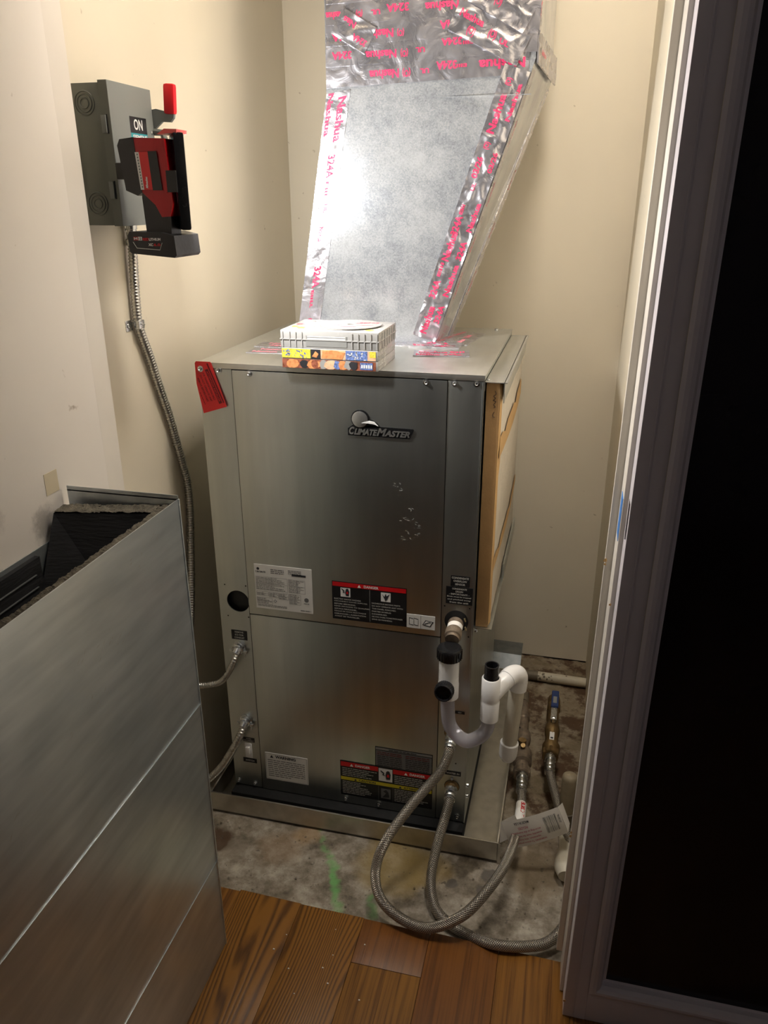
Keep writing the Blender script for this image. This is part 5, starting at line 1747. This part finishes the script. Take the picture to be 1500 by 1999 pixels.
m_ = MB().mat('paper')
nu, nv = 14, 8
m_.add([tagp(i / nu, j / nv) for j in range(nv + 1) for i in range(nu + 1)], [(j * (nu + 1) + i, j * (nu + 1) + i + 1, (j + 1) * (nu + 1) + i + 1, (j + 1) * (nu + 1) + i) for j in range(nv) for i in range(nu)])
m_.add([tagp(i / nu, j / nv, -0.0005) for j in range(nv + 1) for i in range(nu + 1)], [(j * (nu + 1) + i, (j + 1) * (nu + 1) + i, (j + 1) * (nu + 1) + i + 1, j * (nu + 1) + i + 1) for j in range(nv) for i in range(nu)])
fold = [Vector((0.655, -0.045, 0.112)), Vector((0.684, -0.012, 0.108)), Vector((0.704, -0.020, 0.070)), Vector((0.656, -0.040, 0.046))]
m_.add(fold, [(0, 1, 2, 3)])
m_.add([q + Vector((0, 0.0005, 0)) for q in fold], [(3, 2, 1, 0)])
m_.add([Bq, Bq + Vector((0.010, 0.05, -0.03)), Cq + Vector((0.004, 0.05, -0.02)), Cq], [(0, 1, 2, 3)])
to = m_.build('tag_sheet', pt_, smooth=60)
p = MB().mat('ink')
ftg = lambda u, v: tagp(u, v, 0.0015)
put_text(p, 'MADE IN USA', ftg, 0.20, 0.83, 0.26, 0.085, 0.02, 0, True)
p.mat('tape_ink')
for k, (s, a, c) in enumerate((('INCLUDED.', 0.24, 0.18), ('according to the instructions', 0.10, 0.52), ('assembly must be installed', 0.12, 0.50), ('operation, this hose', 0.18, 0.40), ('WARNING: To ensure proper', 0.14, 0.52))):
    put_text(p, s, ftg, a, 0.66 - k * 0.135, c, 0.085, 0.01, 0, True)
p.mat('ink')
for k in range(11):
    a = 0.70 + k * 0.021 + (0.004 if k % 3 == 0 else 0)
    rect(p, ftg, a, a + (0.009 if k % 4 == 1 else 0.005), 0.28, 0.86)
put_text(p, '0 95', ftg, 0.945, 0.5, 0.03, 0.3, 0.01)
p.build('lettering', to, smooth=0)

# ------------------------------------------------------------------ shut-off valves and floor pipes
v1 = thing('shutoff_valve', (0.68, 0.3, 0.04), 'dark tarnished valve and strainer with black handle, nearer the pan', 'valve')
ax1 = Vector((-0.06, 1, 0.02))
b = MB().mat('bronze_dark')
b.lathe([(0.015, 0.0), (0.021, 0.002), (0.021, 0.022), (0.016, 0.026), (0.016, 0.040), (0.0235, 0.044), (0.0235, 0.085), (0.017, 0.095), (0.015, 0.120), (0.019, 0.124), (0.021, 0.140), (0.019, 0.160), (0.0145, 0.164), (0.0145, 0.215), (0.017, 0.218), (0.017, 0.236), (0.013, 0.240), (0.013, 0.300)], (0.6885, 0.155, 0.0805), ax1, 20)
b.build('valve_body', v1, smooth=35)
b = MB().mat('bronze_dark').lathe([(0.021, 0.0), (0.022, 0.004), (0.022, 0.020), (0.018, 0.022)], (0.6885, 0.155, 0.0805), ax1, 6)
b.build('hex_nut', v1, smooth=25)
MB().mat('brass_old').tube([(0.681, 0.245, 0.100), (0.681, 0.245, 0.118)], 0.010, 8).tube([(0.684, 0.235, 0.104), (0.684, 0.226, 0.116)], 0.006, 8).build('strainer_plug', v1)
MB().mat('pipe_dark').tube([(0.6695, 0.445, 0.087), (0.668, 0.480, 0.086), (0.667, 0.497, 0.078), (0.667, 0.503, 0.060), (0.667, 0.503, -0.002)], 0.0150, 18, smooth_steps=4).build('riser', v1, smooth=60)
MB().mat('abs_black').tube([(0.660, 0.318, 0.098), (0.655, 0.300, 0.108), (0.651, 0.27, 0.112), (0.652, 0.21, 0.110)], [0.005, 0.007, 0.009, 0.007], 10).tube([(0.676, 0.322, 0.082), (0.662, 0.320, 0.100)], 0.006, 10).build('lever', v1, smooth=60)

v2 = thing('shutoff_valve', (0.755, 0.38, 0.04), 'tarnished brass ball valve with blue lever, further right by the door', 'valve')
ax2 = Vector((-0.0, 1, 0.03))
b = MB().mat('brass_old')
b.lathe([(0.015, 0.0), (0.0205, 0.002), (0.0205, 0.020), (0.0225, 0.024), (0.0225, 0.040), (0.0170, 0.044), (0.0170, 0.085), (0.0190, 0.088), (0.0200, 0.105), (0.0170, 0.125), (0.0150, 0.130), (0.0150, 0.190), (0.018, 0.193), (0.018, 0.215), (0.014, 0.218), (0.014, 0.240)], (0.7535, 0.252, 0.0725), ax2, 20)
b.build('valve_body', v2, smooth=35)
MB().mat('brass_old').lathe([(0.0215, 0.0), (0.0225, 0.003), (0.0225, 0.019)], (0.7535, 0.252, 0.0725), ax2, 6).build('hex_nut', v2, smooth=25)
lb = MB().mat('paper').prism([(-0.006, 0.298), (0.006, 0.298), (0.006, 0.330), (-0.006, 0.330)], lambda u, v, t: Vector((0.7535 + u, v, 0.0905 + t)), 0.0, 0.0012)
lb.mat('ink').prism([(-0.0035, 0.302), (0.0035, 0.302), (0.0035, 0.308), (-0.0035, 0.308)], lambda u, v, t: Vector((0.7535 + u, v, 0.0905 + t)), 0.0010, 0.0015)
lb.build('paper_label', v2, smooth=0)
hv = MB().mat('zinc').lathe([(0.007, 0.0), (0.007, 0.016), (0.004, 0.018)], (0.7545, 0.372, 0.092), (0, 0, 1), 6)
hv.box(0.7465, 0.7625, 0.362, 0.425, 0.106, 0.1085, bev=0.0006)
hv.build('handle_shank', v2)
hs = MB().mat('valve_blue').box(0.7450, 0.7650, 0.418, 0.492, 0.1035, 0.1120, bev=0.003)
hs.mat('label_grey').box(0.7500, 0.7600, 0.432, 0.462, 0.1119, 0.1124)
hs.build('lever_sleeve', v2)
MB().mat('brass_old').tube([(0.7535, 0.470, 0.0790), (0.7530, 0.492, 0.0780), (0.7525, 0.508, 0.068), (0.7525, 0.512, 0.050), (0.7525, 0.512, -0.002)], 0.0170, 18, smooth_steps=4).build('riser', v2, smooth=60)

fp = thing('wall_pipe', (0.75, 0.70, 0.0), 'cream painted pipe with dark chipped end along the back wall floor', 'pipe')
pp = [(0.600 + i * 0.0078, 0.700 - i * 0.0002, 0.0165) for i in range(32)]
MB().mat('pipe_cream').tube([(0.700, 0.698, 0.0180), (0.845, 0.694, 0.0180)], 0.0145, 20).build('painted_length', fp, smooth=60)
MB().mat('pipe_dark').tube([(0.600, 0.700, 0.0180), (0.702, 0.698, 0.0180)], 0.0143, 20).build('bare_length', fp, smooth=60)
cf = MB().mat('pipe_dark')
rr = random.Random(2)
for k in range(20):
    x = 0.702 + rr.random() ** 1.6 * 0.09
    th = rr.uniform(0.1, 1.9)
    s = rr.uniform(0.0015, 0.0045)
    pts = []
    for i in range(6):
        a = i * PI / 3
        du_, dt = math.cos(a) * s * rr.uniform(.6, 1.3), math.sin(a) * s * rr.uniform(.6, 1.3) / 0.0145
        pts.append((x + du_, 0.697 - math.sin(th + dt) * 0.01475, 0.0180 + math.cos(th + dt) * 0.01475))
    cf.add(pts, [tuple(range(6))])
o = cf.build('paint_chips', fp, smooth=0)
o['kind'] = 'stuff'

# folded sheet metal boot behind the cabinet
sb = thing('sheet_metal_boot', (0.58, 0.66, 0.004), 'grey folded sheet metal boot on the floor behind the cabinet right corner', 'duct fitting')
q = MB().mat('boot_sheet')
q.add([(0.50, 0.672, 0.006), (0.635, 0.672, 0.006), (0.645, 0.668, 0.040), (0.50, 0.668, 0.042), (0.645, 0.705, 0.080), (0.50, 0.705, 0.083), (0.645, 0.772, 0.084), (0.50, 0.772, 0.086), (0.640, 0.772, 0.006), (0.50, 0.772, 0.006)],
      [(0, 1, 2, 3), (3, 2, 4, 5), (5, 4, 6, 7), (7, 6, 8, 9), (0, 3, 5, 7, 9)])
q.build('body', sb, smooth=0)
MB().mat('black').add([(0.6345, 0.674, 0.010), (0.6435, 0.671, 0.040), (0.6435, 0.706, 0.078), (0.6435, 0.770, 0.082), (0.6390, 0.770, 0.010)], [(0, 4, 3, 2, 1)]).build('open_end', sb, smooth=0)
MB().mat('boot_sheet').box(0.50, 0.642, 0.666, 0.6685, 0.038, 0.0415).build('hem', sb, smooth=0)

# PVC stub, dark collar and rounded trap beside the door
ps = thing('floor_drain', (0.80, 0.05, 0.0), 'cream PVC drain stub and rounded trap on the slab beside the door edge', 'drain')
MB().mat('stub_cream').lathe([(0.0180, 0.0), (0.0180, 0.095), (0.0165, 0.102), (0.0120, 0.106), (0.0, 0.107)], (0.800, 0.100, 0.045), (0, 0, 1), 24).build('stub', ps, smooth=45)
MB().mat('pipe_dark').lathe([(0.0205, 0.0), (0.0205, 0.045), (0.0185, 0.046)], (0.800, 0.100, 0.0), (0, 0, 1), 24).build('collar', ps, smooth=45)
MB().mat('pvc_old').tube([(0.806, 0.045, 0.022), (0.808, 0.0, 0.026), (0.808, -0.035, 0.030), (0.808, -0.06, 0.030), (0.808, -0.082, 0.026)], [0.020, 0.021, 0.027, 0.030, 0.020], 22, smooth_steps=0).build('trap_bulb', ps, smooth=60)
sl = MB().mat('slab').box(0.700, 0.790, -0.030, 0.012, -0.004, 0.010, bev=0.003)
# small rubble chips on the slab
rb = MB().mat('slab')
rr = random.Random(4)
for k in range(110):
    x, y = rr.uniform(-0.05, 0.80), rr.uniform(-0.262, -0.07)
    if k > 60:
        x, y = rr.uniform(0.60, 0.84), rr.uniform(0.60, 0.83)
    s = rr.uniform(0.001, 0.0032)
    if k % 9 == 0:
        s *= 1.5
    vs = []
    for i in range(6):
        d_ = [(1, 0, 0), (-1, 0, 0), (0, 1, 0), (0, -1, 0), (0, 0, 1), (0, 0, -1)][i]
        vs.append((x + d_[0] * s * rr.uniform(.5, 1.2), y + d_[1] * s * rr.uniform(.5, 1.2), -0.002 + s * 0.4 + d_[2] * s * 0.6))
    rb.add(vs, [(0, 2, 4), (2, 1, 4), (1, 3, 4), (3, 0, 4), (2, 0, 5), (1, 2, 5), (3, 1, 5), (0, 3, 5)])
o = rb.build('rubble', smooth=0)
tag(o, 'loose crumbs of concrete scattered over the slab', 'rubble')
o['kind'] = 'stuff'

# ------------------------------------------------------------------ upright duct section in the left foreground
gx0, gx1, gy1, gy0, gz = -0.046, 0.149, -0.397, -1.30, 0.964
pl = thing('duct_section', (0.05, -0.85, 0.0125), 'large galvanised duct section with black lining standing in the left foreground', 'duct')
zb = 0.0126
MB().mat('plenum_sheet').box(gx1 - 0.0012, gx1, gy0, gy1, zb, gz, bev=0.0004).build('outer_panel', pl)
MB().mat('plenum_sheet').box(gx0, gx1, gy1 - 0.0012, gy1, zb, gz).box(gx0, gx1, gy1 - 0.0012, gy1 - 0.0002, gz - 0.002, gz + 0.006).build('end_panel', pl, smooth=0)
MB().mat('plenum_sheet').box(gx0, gx1, gy0, gy0 + 0.0012, zb, gz).build('end_panel', pl, smooth=0)
MB().mat('plenum_sheet').box(gx0, gx0 + 0.0012, gy0, gy1 - 0.002, zb, 0.900).build('outer_panel', pl, smooth=0)
# raised seams on the outer face
for z_, h_, t2 in ((0.581, 0.0055, 0.0016), (0.2285, 0.0020, 0.0008)):
    MB().mat('plenum_sheet').box(gx1, gx1 + t2, gy0, gy1 - 0.001, z_, z_ + h_, bev=min(h_, t2) * 0.3).build('seam', pl)
MB().mat('plenum_sheet').box(gx1 - 0.0015, gx1 + 0.0016, gy1 - 0.0018, gy1 + 0.0012, zb, gz, bev=0.0006).build('corner_seam', pl)


def ragged(mbx, nuu, P0, P1, wdir, wid, up0, seed):
    """frayed fibrous top edge of the lining between P0 and P1"""
    P0, P1, wdir = Vector(P0), Vector(P1), Vector(wdir)
    vs = []
    m = 5
    for i in range(nuu + 1):
        for j in range(m + 1):
            q = P0.lerp(P1, i / nuu) + wdir * (wid * j / m)
            hgt = 0.0018 * noise.noise(q * 60 + Vector((seed, 0, 0))) + 0.0022 * noise.noise(q * 300 + Vector((seed, 4, 0)))
            q = q + Vector((0, 0, up0 + hgt))
            if j == m:
                q += wdir * (0.0016 * noise.noise(q * 120))
            vs.append(q)
    fs = [(i * (m + 1) + j, (i + 1) * (m + 1) + j, (i + 1) * (m + 1) + j + 1, i * (m + 1) + j + 1) for i in range(nuu) for j in range(m)]
    mbx.add(vs, fs)


li = MB().mat('liner')
li.box(gx1 - 0.024, gx1 - 0.0015, gy0 + 0.002, gy1 - 0.003, zb + 0.001, gz - 0.012)
li.build('lining', pl, smooth=0)
li = MB().mat('fibre')
ragged(li, 420, (gx1 - 0.0015, gy0 + 0.002, gz - 0.010), (gx1 - 0.0015, gy1 - 0.003, gz - 0.010), (-1, 0, 0), 0.0235, 0.0, 3)
o = li.build('frayed_edge', pl, smooth=0)
o['kind'] = 'stuff'
# lining of the far end has come away and leans inwards
ll = MB().mat('liner')
TL, TR = Vector((-0.044, -0.442, 0.940)), Vector((0.118, -0.424, 0.947))
BL, BR = Vector((-0.030, -0.560, 0.76)), Vector((0.120, -0.500, 0.76))
nrm = Vector((0.0, 0.022, 0.004))
ll.add([TL, TR, BR, BL, TL + nrm, TR + nrm, BR + nrm, BL + nrm], [(0, 3, 2, 1), (4, 5, 6, 7), (0, 4, 7, 3), (1, 2, 6, 5), (3, 7, 6, 2)])
ll.build('lining', pl, smooth=0)
li = MB().mat('fibre')
ragged(li, 60, TL, TR, (0.02, 1, 0.12), 0.026, 0.002, 8)
o = li.build('frayed_edge', pl, smooth=0)
o['kind'] = 'stuff'
ll = MB().mat('liner').box(gx0 + 0.0015, gx0 + 0.010, gy0 + 0.002, -0.50, zb + 0.001, 0.893)
ll.build('lining', pl, smooth=0)
for k in range(4):
    MB().mat('grey_ink').box(gx0 + 0.010, gx0 + 0.0125, gy0 + 0.01, -0.515, 0.868 - k * 0.020, 0.8692 - k * 0.020).build('lining_slat', pl)
MB().mat('liner').box(gx0 + 0.0015, gx1 - 0.0015, gy0 + 0.0015, gy1 - 0.0015, zb + 0.0005, zb + 0.010).build('bottom_lining', pl, smooth=0)

# scuffs and paint specks on the outer face of the duct section
sc = MB().mat('chalk_smudge')
rs = random.Random(17)
for cy, cz, s_, nn in ((-0.480, 0.934, 0.012, 6), (-0.528, 0.914, 0.02, 5), (-0.636, 0.844, 0.02, 5), (-0.590, 0.825, 0.025, 8), (-0.691, 0.854, 0.02, 4), (-0.724, 0.769, 0.01, 2), (-0.835, 0.739, 0.003, 2), (-0.849, 0.719, 0.003, 2), (-0.66, 0.795, 0.03, 5), (-0.45, 0.60, 0.05, 5)):
    for q in range(nn):
        a, c = cy + rs.uniform(-s_, s_), cz + rs.uniform(-s_, s_) * 0.8
        l, t_w, an = rs.uniform(0.002, 0.007), rs.uniform(0.0003, 0.0008), rs.uniform(0.1, 1.0)
        pts = [(a + math.cos(an) * l * i + math.sin(an) * t_w * j, c + math.sin(an) * l * i - math.cos(an) * t_w * j) for i, j in ((-1, 0), (0, -1), (1, 0), (0, 1))]
        sc.add([(gx1 + 0.0002, u_, v_) for u_, v_ in pts], [(0, 1, 2, 3)])
sc.build('scuff_marks', pl, smooth=0)['kind'] = 'stuff'
cr = MB().mat('paper')
for x, y in ((0.365, -0.372), (0.354, -0.403), (0.373, -0.432), (0.247, -0.387), (0.318, -0.466), (0.420, -0.335), (0.353, -0.315), (0.29, -0.42), (0.44, -0.45), (0.26, -0.35)):
    s_ = rs.uniform(0.0008, 0.0018)
    cr.box(x - s_, x + s_, y - s_ * 0.7, y + s_ * 0.7, 0.0121, 0.0121 + s_, bev=s_ * 0.3)
o = tag(cr.build('crumbs', smooth=0), 'tiny pale crumbs scattered on the oak boards', 'crumbs')
o['kind'] = 'stuff'
